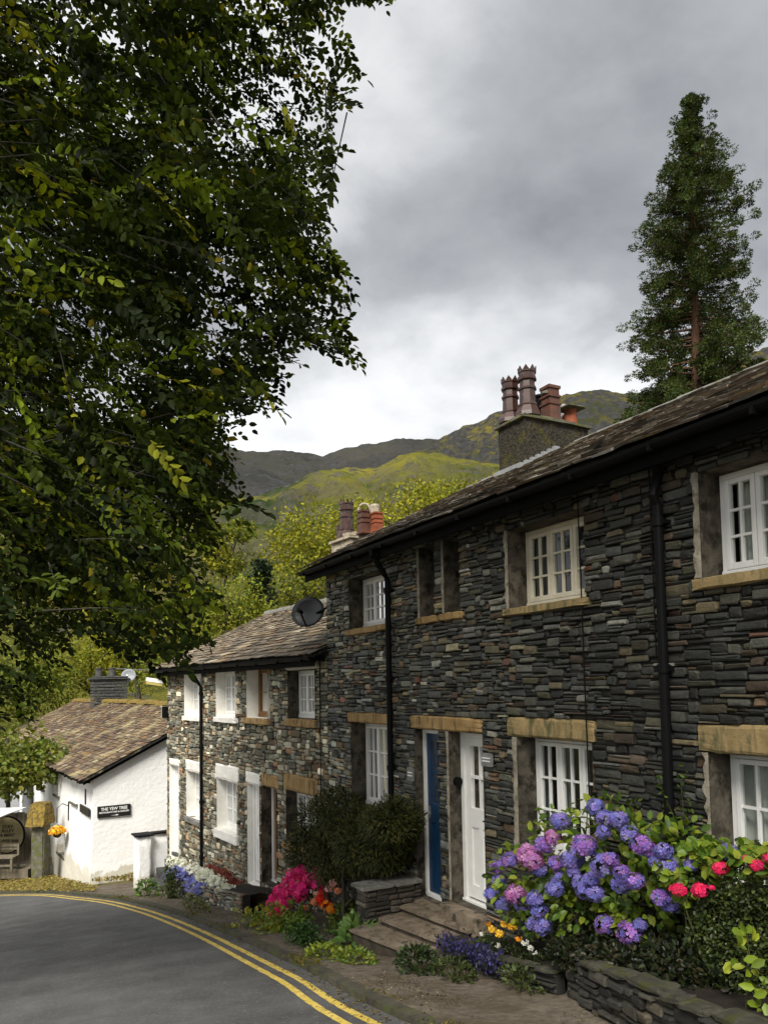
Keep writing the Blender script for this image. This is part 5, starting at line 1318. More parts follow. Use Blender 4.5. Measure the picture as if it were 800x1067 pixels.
bmesh.ops.subdivide_edges(bm, edges=bm.edges[:], cuts=4, use_grid_fill=True)
for v in bm.verts: v.co += noise.noise_vector(v.co * 5) * .04
bm.verts.index_update(); mb.add([tuple(v.co) for v in bm.verts], [[v.index for v in f.verts] for f in bm.faces]); bm.free(); mb.build('pier_cap', M['moss_yellow'], pier)
def left_at(px, py, extra): return at_depth(px, py, proj(pr)[2] + extra)
tp_ = proj(pr)[2]
# boarded screen behind, deck, sign, bench, awning
sc0 = left_at(-45, 905, 1.6); sc1 = left_at(34, 905, 1.2)
fr = Frame(sc1[:2], (sc0 - sc1)[:2]); Lb = float(np.hypot(*(sc0 - sc1)[:2])); zb_, zt_ = sc1[2] - .2, left_at(20, 847, 1.3)[2]
scr = empty('board_fence', fr((Lb / 2, 0, zb_)), 'dark weathered board screen behind the round painted sign', 'fence')
mb = MB(fr); a = 0
while a < Lb: wd = R.uniform(.13, .17); mb.bbox(a, a + wd - .012, -.03, R.uniform(-.004, .004), zb_, zt_ + R.uniform(-.03, .03), .004); a += wd
mb.build('board_panel', M['old_wood'], scr)
mb = MB(fr); mb.box(0, Lb, -.08, -.034, zb_ + .3, zb_ + .4); mb.box(0, Lb, -.08, -.034, zt_ - .4, zt_ - .3); mb.build('rail', M['old_wood'], scr)
cs_ = left_at(7, 870, .8); ks = (tp_ + .8) / F; rs = 18.5 * ks
rsg = empty('round_sign', (cs_[0], cs_[1], cs_[2] - rs), 'round cream sign with dark lettering leaning by the board screen', 'sign')
fx = np.array([RT[0], RT[1], 0]); fx /= np.linalg.norm(fx); fn = np.array([fx[1], -fx[0], 0]); fn = -np.array([-fx[1], fx[0], 0])
def SP(x, y, d): q = cs_ + fx * x + fn * d; return (q[0], q[1], cs_[2] + y)
mb = MB(); n = 40; vs = [SP(rs * math.cos(t), rs * 1.02 * math.sin(t), d) for d in (-.05, .0) for t in [2 * math.pi * i / n for i in range(n)]]
mb.add(vs, [tuple(range(n)), tuple(range(n, 2 * n))] + [(i, (i + 1) % n, n + (i + 1) % n, n + i) for i in range(n)]); mb.build('sign_disc', M['sign_cream'], rsg)
mb = MB(); vs = [SP(r_ * math.cos(t), r_ * 1.02 * math.sin(t), d) for (r_, d) in ((rs * .96, .004), (rs * 1.03, .004), (rs * 1.03, -.055)) for t in [2 * math.pi * i / n for i in range(n)]]
mb.add(vs, [(k * n + i, k * n + (i + 1) % n, (k + 1) * n + (i + 1) % n, (k + 1) * n + i) for k in range(2) for i in range(n)]); mb.build('rim', M['black_wood'], rsg, fix=False)
mb = MB()
for txt, yy, sz, wd in (('STAY', .45, .26, .62), ('ALLEY', .22, .24, .72), ('& MENT', -.02, .24, .85), ('COFFEE BAR', -.34, .22, 1.25)):
    text_mesh(mb, txt, sz * rs, lambda x, y, d, yy=yy: SP(x + rs * .08, y + rs * yy, d + .008), width=wd * rs)
mb.build('lettering', M['sign_ink'], rsg, fix=False)
bb = on_ground(9, 906); bb = left_at(9, 905, .2); kb = (tp_ + .2) / F
bn = empty('wooden_bench', (bb[0], bb[1], bb[2]), 'weathered wooden bench in front of the round sign', 'bench')
frb = Frame(bb[:2], fx[:2]); bw = 11 * kb; sz_ = 14 * kb; th_ = 25 * kb
def bp(name, a0, a1, o0, o1, z0, z1): mb = MB(frb); mb.bbox(a0, a1, o0, o1, bb[2] + z0, bb[2] + z1, .008); mb.build(name, M['old_wood'], bn)
for a in (-bw, bw - .07):
    bp('leg', a, a + .07, -.45, -.38, 0, sz_ - .03); bp('leg', a, a + .07, .0, .07, 0, th_)
for k in range(3): bp('seat_slat', -bw - .03, bw + .03, -.47 + k * .155, -.47 + k * .155 + .14, sz_ - .03, sz_ + .02)
bp('backrest', -bw + .071, bw - .071, .02, .05, th_ - .14, th_); bp('backrest', -bw + .071, bw - .071, .02, .05, sz_ + .16, sz_ + .27); bp('stretcher', -bw + .071, bw - .071, -.44, -.40, sz_ * .35, sz_ * .35 + .06)
dk = empty('timber_deck', left_at(0, 909, .6), 'low dark timber deck under the bench', 'deck')
frd = Frame(left_at(33, 909, .3)[:2], -fx[:2]); zd = bb[2] - .01; mb = MB(frd)
for k in range(9): mb.bbox(0, 3.6, -.55 + k * .2 - 1.0, -.55 + k * .2 - .81, zd - .28, zd, .006)
mb.build('deck_board', M['old_wood'], dk)
aw0, aw1, aw2, aw3 = left_at(28, 841, .3), left_at(-50, 843, .9), left_at(-50, 872, -.9), left_at(0, 851, -.4)
aw = empty('awning', aw0, 'pale grey canvas awning sheltering the bench and round sign', 'awning')
mb = MB(); n = 8; vs = []
for i in range(n + 1):
    for j in range(n + 1):
        s, t = i / n, j / n; p = (aw0 * (1 - s) + aw1 * s) * (1 - t) + ((aw0 * .3 + aw3 * .7) * (1 - s) + aw2 * s) * t; p = p + np.array([0, 0, -.16 * math.sin(math.pi * s) * math.sin(math.pi * t)]); vs.append(tuple(p))
m = len(vs); vs += [(x, y, z - .015) for x, y, z in vs]; q_ = n + 1
mb.add(vs, [(i * q_ + j, i * q_ + j + 1, (i + 1) * q_ + j + 1, (i + 1) * q_ + j) for i in range(n) for j in range(n)] + [(m + i * q_ + j, m + i * q_ + j + 1, m + (i + 1) * q_ + j + 1, m + (i + 1) * q_ + j) for i in range(n) for j in range(n)])
mb.build('canvas', M['canvas'], aw, True)
mb = MB(); b0 = left_at(-48, 905, .5); mb.tube([(aw1[0], aw1[1], b0[2] - .2), (aw1[0], aw1[1], aw1[2] + .03)], .04, 8); mb.build('pole', M['old_wood'], aw)
# grey rendered wing closing the yard
g0 = left_at(24, 860, 5.5); frg = Frame(g0[:2], -fx[:2]); zt_ = left_at(20, 800, 5.5)[2]
gw = empty('grey_house', frg((2.5, -1, gh(g0[1]))), 'plain grey rendered house end behind the awning', 'house')
mb = MB(frg); mb.box(0, 6, -5, 0, gh(g0[1]) - 1, zt_); mb.build('wall', M['grey_render'], gw)
slate_roof(frg, gw, .3, 6.2, .1, zt_, -2.5, zt_ + .5, PALR3, 'slate_rusty')
mb = MB(frg); mb.tube([(.04, .06, zt_), (.04, .06, gh(g0[1]) - .5)], .05, 8); mb.build('downpipe', M['white'], gw)

# ================================================================== GARDEN PLANTS
def stems(o, base, tips, r=.008, mat='twig', name='stem_mass', spread=.08):
    mb = MB()
    for t in tips:
        b = np.array(base) + np.array([R.uniform(-spread, spread), R.uniform(-spread, spread), -.05]); m_ = (b + t) / 2 + NR.normal(0, .03, 3); mb.tube([b, m_, t], r, 5, r1=r * .4)
    mb.build(name, M[mat], o)['kind'] = 'stuff'
def mound(name, label, cat, c, rx, ry, rz, n, L, pal, tpl='leaf', wl=.6, mat='leaf', group=None, shell=.55, up=.5, lumps=0, nst=14, droop=0, jit=.5):
    """leafy garden plant: c is its foot, leaves fill a dome of the given radii"""
    o = empty(name, c, label, cat, group); c = np.array(c, float)
    if lumps:
        lc = rdir(lumps); lc[:, 2] = np.abs(lc[:, 2]); lc = lc * NR.uniform(.35, .85, (lumps, 1)); lr_ = NR.uniform(.25, .45, lumps); i = NR.integers(0, lumps, n); d = rdir(n)
        q = lc[i] + d * (lr_[i])[:, None] * NR.uniform(.6, 1.05, (n, 1)); q[:, 2] = np.abs(q[:, 2]); tone = NR.uniform(.75, 1.25, lumps)[i][:, None]
    else:
        d = rdir(n); d[:, 2] = np.abs(d[:, 2]); q = d * (NR.uniform(shell, 1.05, (n, 1)) ** .7); tone = 1
        q *= 1 + .16 * np.array([noise.noise(Vector(v * 2.2) + Vector(c)) for v in d])[:, None]
    P = c + q * np.array([rx, ry, rz]); D = d + NR.normal(0, jit, (n, 3)) + np.array([0, 0, -droop]); N = d * .5 + NR.normal(0, .35, (n, 3)) + np.array([0, -.1, up]); 
    l = L * NR.uniform(.65, 1.3, n)
    leaves('foliage', P, D, N, l, l * wl, pick(pal, n, .25) * tone * (1.4 if group == GP_ else 1), M[mat], o, tpl)
    if nst: stems(o, c, P[NR.choice(n, nst, False)], spread=min(rx, ry) * .4)
    return o
def flower_head(o, c, r, pal, n=64, fs=.34, name='flower_head', squash=.85, tpl='petal4', face=None, mat='petal', label=None):
    d = rdir(n); 
    if face is not None: f = unit(np.array(face, float)); keep = d @ f > -.35; d = d[keep]
    n = len(d); P = np.array(c) + d * r * np.array([1, 1, squash]) * NR.uniform(.85, 1.05, (n, 1)); t = np.cross(d, rdir(n)); l = r * fs * NR.uniform(.8, 1.25, n) * 2
    h = leaves(name, P, t, d + NR.normal(0, .25, (n, 3)), l, l, pick(pal, n, .22), M[mat], o, tpl)
    if label: h['label'] = label
    return h
GP_ = 'garden plants along the pavement edge'
TOC = -FW                                        # rough direction from plants towards the street
BLUE = [(.20, .17, .55), (.16, .15, .52), (.28, .21, .58), (.34, .29, .64), (.18, .20, .58)]
VIOLET = [(.34, .15, .52), (.28, .13, .50), (.40, .20, .55)]
PINKV = [(.48, .16, .44), (.42, .17, .48), (.52, .26, .50)]
# purple hydrangea
HP = on_x(622, 985, 4.72); HB = (HP[0], HP[1], gh(HP[1]) + .22)
hy = empty('hydrangea_bush', HB, 'big bright-leaved hydrangea covered in purple and blue mophead flowers', 'hydrangea')
cz = (840 + 975) / 2
n = 2300; d = rdir(n)
hc = on_x(628, 912, 4.72); kh = proj(hc)[2] / F
lob = [(545, 915, 38, 45), (585, 890, 50, 50), (630, 875, 55, 42), (660, 905, 60, 55), (610, 935, 50, 40), (700, 895, 50, 40), (670, 945, 50, 30), (560, 945, 40, 30)]
Pl = []; Dl = []
for (x, y, a, b) in lob:
    m_ = 260; dd = rdir(m_); cc = on_x(x, y, 4.72 + R.uniform(-.06, .1)); Pl.append(cc + dd * np.array([.34, a * kh, b * kh]) * NR.uniform(.6, 1.05, (m_, 1))); Dl.append(dd)
Pl = np.concatenate(Pl); Dl = np.concatenate(Dl); n = len(Pl)
l = NR.uniform(.055, .105, n)
leaves('foliage', Pl, Dl + NR.normal(0, .5, (n, 3)) + np.array([0, 0, -.25]), Dl * .5 + NR.normal(0, .3, (n, 3)) + np.array([-.25, -.2, .6]), l, l * .68, pick([(.07, .13, .014), (.12, .19, .018), (.17, .24, .022), (.045, .085, .012), (.22, .26, .025)], n, .25), M['leaf'], hy)
stems(hy, (HB[0], HB[1] + .25, HB[2]), Pl[NR.choice(n, 26, False)], .009, spread=.3)
heads = [(258, 288, 0), (240, 331, 2), (226, 352, 1), (178, 378, 2), (190, 395, 2), (128, 390, 1), (97, 405, 1), (100, 445, 0), (85, 478, 0), (110, 506, 0), (142, 480, 2), (206, 413, 0), (247, 398, 1), (255, 435, 0), (290, 390, 0), (294, 420, 0), (320, 352, 1), (370, 403, 0), (376, 283, 0), (410, 285, 0), (349, 252, 0), (437, 320, 0), (468, 350, 1), (487, 364, 1), (515, 396, 0), (540, 405, 0), (418, 422, 1), (453, 445, 1), (415, 456, 0), (350, 478, 0), (315, 452, 0), (340, 440, 0), (374, 558, 1), (440, 582, 1), (195, 490, 0), (205, 520, 0), (186, 556, 0), (213, 562, 0), (520, 488, 1), (545, 505, 0), (600, 402, 0), (370, 318, 0), (528, 367, 0), (244, 465, 0), (160, 500, 0), (695, 371, 0), (322, 470, 0), (390, 388, 1), (466, 560, 0), (215, 350, 1)]
big = {32: 23, 33: 28, 16: 27, 17: 28, 3: 27, 10: 23, 14: 26, 22: 24, 0: 22}
for i, (x, y, k) in enumerate(heads):
    px, py = 480 + x / 2.5, 740 + y / 2.5
    e = ((px - 625) / 110) ** 2 + ((py - 905) / 75) ** 2
    c = on_x(px, py, 4.36 + .18 * min(1, e) + R.uniform(-.04, .06)); kk = proj(c)[2] / F
    r = big.get(i, R.uniform(15, 22)) / 2.5 * kk * 1.12
    flower_head(hy, c, r, (BLUE, VIOLET + BLUE[:2], PINKV)[k], 80, .30, face=TOC + np.array([0, 0, .4]), label='pinkish violet mophead' if k == 2 else None)
# pink flowering plant at the corner of the hedge
pc = on_x(735, 925, 4.45); kk = proj(pc)[2] / F
pg = empty('geranium_plant', (pc[0] + .1, pc[1], gh(pc[1]) + .22), 'bright green plant with round vivid pink blooms above the clipped hedge', 'flowering plant')
Pl = np.concatenate([on_x(x, y, 4.5) + rdir(80) * np.array([.16, a * kk, b * kk]) * NR.uniform(.4, 1, (80, 1)) for (x, y, a, b) in ((715, 920, 25, 22), (745, 900, 28, 20), (775, 895, 25, 18), (800, 900, 22, 20), (700, 905, 18, 16), (735, 885, 30, 10))])
n = len(Pl); l = NR.uniform(.05, .095, n); leaves('foliage', Pl, rdir(n) + np.array([-.3, -.2, 0]), rdir(n) * .5 + np.array([-.35, -.35, .5]), l, l * .8, pick([(.12, .20, .02), (.18, .26, .025), (.24, .28, .03), (.07, .13, .015)], n), M['leaf'], pg)
stems(pg, (pc[0] + .1, pc[1], gh(pc[1]) + .22), Pl[NR.choice(n, 12, False)], .007)
HOT = [(.78, .02, .12), (.70, .03, .16), (.82, .05, .14)]
for (x, y, r) in ((567, 468, 23), (623, 468, 24), (676, 411, 22), (771, 404, 20), (798, 385, 14), (742, 386, 10), (652, 462, 9)):
    c = on_x(480 + x / 2.5, 740 + y / 2.5, 4.36); flower_head(pg, c, r / 2.5 * proj(c)[2] / F * .9, HOT, 70, .32, squash=.7, face=TOC + np.array([0, 0, .5]))
# clipped hedge
hcn = on_x(765, 965, 4.62); kk = proj(hcn)[2] / F
zt_h = on_x(765, 905, 4.5)[2]; y_far = on_x(692, 960, 4.35)[1]; zb_h = gh(y_far) + .2
hg = empty('clipped_hedge', (4.75, (y_far + 2.4) / 2, gh((y_far + 2.4) / 2) + .2), 'dense dark small-leaved clipped hedge with a rounded top', 'hedge')
n = 15000; P = []; Dd = []
y0h, y1h = 2.2, y_far
q = NR.uniform(0, 1, (n, 3)); face = NR.random(n)
ang = NR.uniform(-.15, math.pi * .62, n)            # from the road face over the rounded top
yy = y0h + (y1h - y0h) * q[:, 0]; endf = np.clip((y1h - yy) / .28, 0, 1) ** .5
hh = (zt_h - zb_h)
sx = np.cos(np.clip(ang, 0, 9)); sz = np.sin(np.clip(ang, 0, 9))
low = face < .55
X = np.where(low, -.34, -.34 * sx) * (.35 + .65 * endf); Z = np.where(low, q[:, 1] * (hh - .18), hh - .22 + .24 * sz) * (.75 + .25 * endf)
dn = np.stack([np.where(low, -1., -sx), np.where(yy > y1h - .25, .8 * (1 - endf), 0), np.where(low, .1, sz)], 1)
P = np.stack([4.76 + X, yy, zb_h + (y1h - yy) * .12 + Z], 1); P += dn * (.05 * np.array([noise.noise(Vector(p * 4)) + .7 * noise.noise(Vector(p * 11)) for p in P]))[:, None] + NR.normal(0, .02, (n, 3))
l = NR.uniform(.018, .036, n); leaves('foliage', P, rdir(n) + dn * .6, dn * .6 + NR.normal(0, .4, (n, 3)) + np.array([0, 0, .4]), l, l * .7, pick([(.035, .055, .012), (.05, .075, .015), (.075, .095, .02), (.022, .038, .010)], n, .3), M['leaf'], hg)
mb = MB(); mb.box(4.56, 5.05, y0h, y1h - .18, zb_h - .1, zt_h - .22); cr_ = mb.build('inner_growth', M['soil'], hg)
# sapling in front of the hedge
sb_ = on_x(775, 1062, 4.12); kk = proj(sb_)[2] / F
sp_ = empty('sapling', (sb_[0], sb_[1], gh(sb_[1]) + .1), 'thin bright yellow-green sapling in front of the clipped hedge', 'sapling')
mb = MB(); nodes = [on_x(x, y, 4.12) for x, y in ((776, 1064), (778, 1030), (781, 1000), (777, 972))]; mb.tube(nodes, .006, 6, r1=.003)
tw_ = [on_x(x, y, 4.12) for x, y in ((754, 1014), (763, 1005), (797, 1000), (796, 1020), (792, 1040), (800, 1035), (775, 985))]
for t in tw_: mb.tube([nodes[2] if t[2] > nodes[1][2] else nodes[1], t], .003, 5)
mb.build('stem', M['twig'], sp_)
tips = [(777, 972), (770, 976), (783, 980), (768, 985), (778, 990), (774, 1000), (754, 1014), (762, 1008), (797, 1000), (797, 1022), (790, 1018), (790, 1038), (796, 1045), (786, 1030), (780, 1012), (800, 1008), (788, 1050), (799, 1035), (772, 983)]
Pq = np.array([on_x(x, y, 4.1 + R.uniform(-.03, .03)) for x, y in tips for _ in range(2)]); n = len(Pq); l = NR.uniform(.06, .10, n)
leaves('foliage', Pq, rdir(n) + np.array([0, 0, .1]), TOC * .8 + NR.normal(0, .35, (n, 3)) + np.array([0, 0, .5]), l, l * .6, pick([(.20, .28, .02), (.28, .32, .03), (.14, .21, .02)], n, .2), M['leaf'], sp_)
# small creeper climbing by the near downpipe
cb_ = on_x(708, 880, 5.1); cr = empty('creeper', (5.1, cb_[1], gh(cb_[1]) + .2), 'sparse green creeper climbing beside the near downpipe', 'climbing plant')
Pq = []; mb = MB()
for pts in (((705, 885), (701, 850), (690, 825), (684, 808)), ((707, 885), (712, 850), (709, 820), (716, 800)), ((710, 880), (716, 860), (722, 842)), ((668, 870), (662, 850), (655, 838), (668, 832))):
    w = [on_x(x, y, 5.08) for x, y in pts]; mb.tube(w, .004, 5, r1=.002)
    for a, b in zip(w, w[1:]): Pq += [a + (b - a) * t + NR.normal(0, .025, 3) for t in np.linspace(0, 1, 8)]
mb.build('stem', M['twig'], cr); Pq = np.array(Pq); n = len(Pq); l = NR.uniform(.03, .065, n)
leaves('foliage', Pq, rdir(n) + np.array([0, 0, .4]), TOC + NR.normal(0, .5, (n, 3)), l, l * .5, pick([(.05, .09, .015), (.09, .14, .02)], n), M['leaf'], cr)

# ferny undergrowth, added near-black as deep shade, between the hydrangea, the hedge and the retaining wall
for (x, y, rx_, ry_, rz_, lab) in ((676, 1032, .22, .45, .17, 'dark trailing growth spilling over the mossy coping near the hedge'), (600, 1004, .20, .30, .16, 'dark trailing growth spilling over the corner of the mossy coping'), (640, 1022, .22, .40, .20, 'dark ferny tuft behind the middle of the mossy coping'), (720, 1050, .24, .45, .22, 'dark ferny tuft between the sapling stem and mossy coping'), (612, 990, .24, .42, .30, 'dark ferny growth under the hydrangea behind the mossy coping'), (655, 1003, .26, .45, .34, 'dark ferny growth between the hydrangea stems and hedge end'), (705, 1018, .26, .5, .28, 'dark low growth at the foot of the clipped hedge')):
    p = on_x(x, y, 4.62 if y < 1020 and x not in (640, 600) else 4.42); p = np.array([p[0], p[1], gh(p[1]) + .22]); mound('undergrowth', lab, 'plant', p, rx_, ry_, rz_, 900, .05, [(.012, .020, .008), (.02, .03, .009), (.008, .013, .006), (.035, .03, .012)], up=.3, jit=.8, shell=.2)
# small bed under the lavender
def at_bed(px, py, x, dz=.08): p = on_x(px, py, x); return np.array([p[0], p[1], gh(p[1]) + dz])
lv = [(468, 984, 15), (486, 990, 14), (503, 996, 14), (514, 1003, 9)]
lvo = empty('lavender_clump', at_bed(486, 995, 4.3), 'low clump of dark violet lavender along the stone edging', 'lavender')
P = []; 
for (x, y, w) in lv: c = on_x(x, y, 4.32); P.append(c + NR.normal(0, 1, (420, 3)) * np.array([.05, .09, .05]))
P = np.concatenate(P); n = len(P); l = NR.uniform(.02, .045, n)
leaves('foliage', P, rdir(n) * .6 + np.array([0, 0, .8]), rdir(n), l, l * .5, pick([(.05, .04, .16), (.035, .035, .10), (.08, .06, .24), (.03, .045, .03)], n, .3), M['leaf'], lvo, 'dia')
PANS = [(520, 972, 0), (533, 966, 0), (526, 962, 0), (513, 968, 0), (503, 973, 1), (547, 982, 1), (556, 992, 1), (552, 988, 1), (518, 985, 1), (540, 978, 2), (508, 962, 2)]
for i, (x, y, k) in enumerate(PANS[:4]):
    pass
pz = empty('pansy_plant', at_bed(528, 990, 4.6), 'yellow flowered pansies with small white blooms beside the hydrangea foot', 'flowering plant')
Pq = np.concatenate([on_x(x, y, 4.6) + NR.normal(0, 1, (120, 3)) * np.array([.07, .10, .05]) for x, y in ((520, 985), (545, 995), (560, 1005), (535, 1010), (510, 980))]); n = len(Pq); l = NR.uniform(.02, .05, n)
leaves('foliage', Pq, rdir(n) + np.array([0, 0, .3]), rdir(n) + np.array([0, 0, .6]), l, l * .6, pick([(.03, .05, .012), (.05, .075, .016), (.02, .035, .01)], n), M['leaf'], pz)
for (x, y, k) in PANS: c = on_x(x, y, 4.48); flower_head(pz, c, (.034 if k == 0 else .024), ([(.80, .42, .02), (.85, .55, .05)], [(.75, .75, .72)], [(.75, .30, .02)])[k], 9, .75, squash=.5, name='flower_head', tpl='petal4', face=TOC)
for (x, y, rx_, rz_, lab, pal) in ((436, 1000, .22, .20, 'dark ivy clump at the lower end of the steps', [(.025, .045, .012), (.045, .07, .016), (.016, .03, .01)]), (500, 985, .20, .13, 'mid green weedy tuft behind the lavender', [(.07, .10, .016), (.11, .13, .02), (.04, .07, .014)])):
    p = on_ground(x, y + (8 if y > 990 else 12)); mound('ground_ivy', lab, 'plant', p, rx_, rx_ * 1.2, rz_, 420, .055, pal, up=.7)
for (x, y, lab) in ((475, 1015, 'thin weeds along the outer face of the low edging'), (545, 1025, 'grey green weeds at the corner of the low edging and mossy wall')):
    p = on_ground(x, y); mound('weed_tuft', lab, 'plant', p, .14, .28, .12, 200, .05, [(.035, .05, .014), (.06, .08, .02)], up=.5)

# conifer shrub against the house
sc_ = on_x(366, 925, 4.78); kk = proj(sc_)[2] / F
sh_ = empty('cypress_shrub', (4.75, sc_[1], gh(sc_[1])), 'large dark olive cypress shrub with drooping feathery sprays against the wall', 'shrub')
P = []; D = []; N = []; C = []
for (x, y, rx_, rz_) in ((330, 862, 26, 36), (352, 850, 26, 30), (378, 872, 32, 34), (404, 868, 24, 26), (346, 893, 30, 28), (412, 855, 14, 22), (378, 886, 22, 24), (400, 888, 20, 20), (322, 885, 16, 26)):
    c = on_x(x, y, 4.72 + R.uniform(-.08, .1)); m_ = 3400; d = rdir(m_); P.append(c + d * np.array([.40, rx_ * kk * 1.25, rz_ * kk]) * NR.uniform(.55, 1.05, (m_, 1))); D.append(d * .9 + np.array([0, 0, -.25]) + NR.normal(0, .4, (m_, 3))); N.append(d + np.array([0, 0, .5])); C.append(pick([(.035, .045, .012), (.055, .062, .014), (.018, .026, .008), (.085, .082, .017)], m_, .3))
P = np.concatenate(P); n = len(P); l = NR.uniform(.04, .085, n); leaves('foliage', P, np.concatenate(D), np.concatenate(N), l, l * .26, np.concatenate(C), M['needle'], sh_, 'blade')
stems(sh_, (4.78, sc_[1], gh(sc_[1])), P[NR.choice(n, 24, False)], .02, 'bark', spread=.3)
# magenta bush
mbp = on_ground(305, 962); mbp = np.array([mbp[0] + .35, mbp[1] + .25, 0]); mbp[2] = gh(mbp[1]) + .08
mg = empty('rose_bush', mbp, 'bush heaped with vivid magenta blooms beside the cypress shrub', 'flowering bush')
MAG = [(.80, .018, .20), (.72, .03, .26), (.85, .08, .30)]
mp = lambda x, y, dx=0: on_x(x, y, mbp[0] + dx)
kk = proj(mbp)[2] / F
Pq = np.concatenate([mp(x, y) + rdir(140) * np.array([.2, w * kk * 1.3, h * kk]) * NR.uniform(.3, 1, (140, 1)) for x, y, w, h in ((300, 935, 20, 22), (318, 925, 22, 22), (290, 955, 16, 16), (335, 920, 14, 16))]); n = len(Pq); l = NR.uniform(.05, .10, n)
leaves('foliage', Pq, rdir(n), rdir(n) + TOC * .5 + np.array([0, 0, .6]), l, l * .5, pick([(.04, .07, .015), (.06, .095, .018), (.03, .05, .012)], n), M['leaf'], mg)
stems(mg, mbp, Pq[NR.choice(n, 12, False)], .008)
for (x, y, r) in ((305, 911, 5.5), (314, 907, 5), (311, 921, 7), (319, 924, 7), (300, 925, 7), (306, 932, 8), (292, 930, 7), (288, 938, 7), (297, 940, 7), (286, 948, 6), (293, 946, 6), (313, 932, 6), (322, 916, 5), (290, 955, 4), (332, 908, 4.5), (329, 912, 4), (332, 921, 5), (301, 916, 5), (282, 941, 4), (288, 960, 3.5)):
    flower_head(mg, mp(x, y, -.2 + R.uniform(-.05, .05)), r * kk * 1.2, MAG, 46, .36, face=TOC + np.array([0, 0, .4]))
def gp(x, y, off=0.0): p = on_ground(x, y); return np.array([p[0] + off, p[1], gh(p[1]) - .02])
nz = mound('nasturtium_plant', 'orange and scarlet flowered plant between magenta bush and step wall', 'flowering plant', gp(342, 972, .35), .30, .42, .42, 420, .07, [(.09, .13, .02), (.14, .17, .025), (.06, .09, .015)], group=GP_)
for (x, y, r, k) in ((338, 939, 5, 0), (333, 936, 4, 0), (341, 944, 5, 1), (336, 931, 4, 0), (345, 948, 3.5, 1), (328, 940, 3.5, 2), (343, 925, 4, 3), (347, 920, 3.5, 3), (330, 932, 3, 3), (352, 928, 3, 2), (318, 945, 3, 2)):
    c = on_x(x, y, gp(342, 972)[0] + .12); flower_head(nz, c, r * kk, ([(.72, .03, .015)], [(.85, .30, .02)], [(.75, .28, .14)], [(.75, .42, .40)])[k], 24, .5, face=TOC)
mound('spiraea_plant', 'yellow-green leaning sprig plant beside the step wall', 'plant', gp(366, 958, .25), .22, .34, .55, 420, .06, [(.22, .22, .02), (.17, .19, .02), (.28, .25, .03)], group=GP_, up=.4)
mound('hosta_plant', 'broad pale green leafed clump at the foot of the step wall', 'plant', gp(366, 984, .12), .30, .42, .30, 230, .12, [(.11, .19, .05), (.15, .24, .07), (.08, .14, .035)], wl=.75, group=GP_, up=.9)
mound('geranium_mound', 'dark green ferny mound in front of the magenta bush', 'plant', gp(312, 986, .15), .34, .48, .40, 900, .05, [(.025, .06, .012), (.04, .085, .018), (.018, .04, .010)], group=GP_, lumps=14)
mound('fern_plant', 'yellowing leafy plant at the edge by the shallow white door steps', 'plant', gp(262, 970, .2), .38, .75, .36, 620, .08, [(.13, .17, .022), (.20, .20, .025), (.08, .12, .018), (.25, .21, .03)], group=GP_, lumps=12)
mound('fern_plant', 'light green leafy plant between the yellowing plant and dark ferny mound', 'plant', gp(288, 972, .25), .3, .4, .34, 460, .07, [(.08, .13, .02), (.12, .17, .025)], group=GP_, lumps=10)
mound('lady_mantle', 'low yellow green ground-hugging plant at the pavement edge', 'plant', gp(336, 1000, .05), .22, .36, .17, 420, .05, [(.20, .23, .025), (.14, .19, .02), (.10, .15, .02)], group=GP_)
mound('lady_mantle', 'green trailing plant spilling on the pavement before the steps', 'plant', gp(366, 1003, .05), .22, .36, .14, 380, .05, [(.07, .12, .016), (.12, .17, .02), (.17, .19, .025)], group=GP_)
# planter in front of the lower terrace
b0, b1 = on_ground(252, 951), on_ground(181, 930)
low_wall('planter_wall', 'low rubble planter edge holding blue and white bedding flowers', b0, b1, .30, .16, PAL2, 'planter', cope=False, mat='stone_pale')
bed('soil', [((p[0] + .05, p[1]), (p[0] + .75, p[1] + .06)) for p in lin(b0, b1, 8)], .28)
def bedding(name, label, spots, pal, leafpal, x_off, n=260, fl=.035):
    c0 = on_ground(spots[0][0], spots[0][1] + 22); o = empty(name, (c0[0] + .3, c0[1], gh(c0[1]) + .28), label, 'bedding plants', 'bedding flowers in the planter')
    xb = (b0[0] + b1[0]) / 2 + x_off; P = []; 
    for (x, y, w, h) in spots:
        c = on_x(x, y, xb + R.uniform(-.05, .05)); k = proj(c)[2] / F; P.append(c + rdir(n) * np.array([.2, w * k * 1.3, h * k]) * NR.uniform(.4, 1, (n, 1)))
    P = np.concatenate(P); m_ = len(P); leaves('foliage', P - np.array([0, 0, .02]), rdir(m_), rdir(m_) + np.array([0, 0, .7]), .05, .03, pick(leafpal, m_), M['leaf'], o)
    l = fl * NR.uniform(.7, 1.3, m_); f = leaves('flower_mass', P + TOC * .04 + np.array([0, 0, .02]), rdir(m_), TOC + NR.normal(0, .4, (m_, 3)) + np.array([0, 0, .5]), l * 2, l * 2, pick(pal, m_, .15), M['petal'], o, 'petal4'); f['kind'] = 'stuff'
bedding('lobelia_clump', 'pale blue lobelia in the middle of the low planter', [(193, 915, 9, 7), (203, 922, 10, 8), (185, 909, 7, 6), (210, 926, 9, 6), (180, 912, 5, 4)], [(.20, .22, .58), (.26, .28, .66), (.15, .16, .50)], MIDG, .05, 150)
bedding('alyssum_clump', 'silvery white flowers heaped along the back of the planter', [(188, 902, 10, 6), (202, 907, 12, 7), (215, 913, 11, 7), (226, 920, 11, 8), (236, 930, 12, 9), (228, 934, 12, 7), (240, 940, 9, 6), (181, 899, 7, 5)], [(.72, .74, .68), (.60, .64, .58), (.78, .78, .74)], [(.20, .24, .18), (.13, .17, .12)], .25, 150)
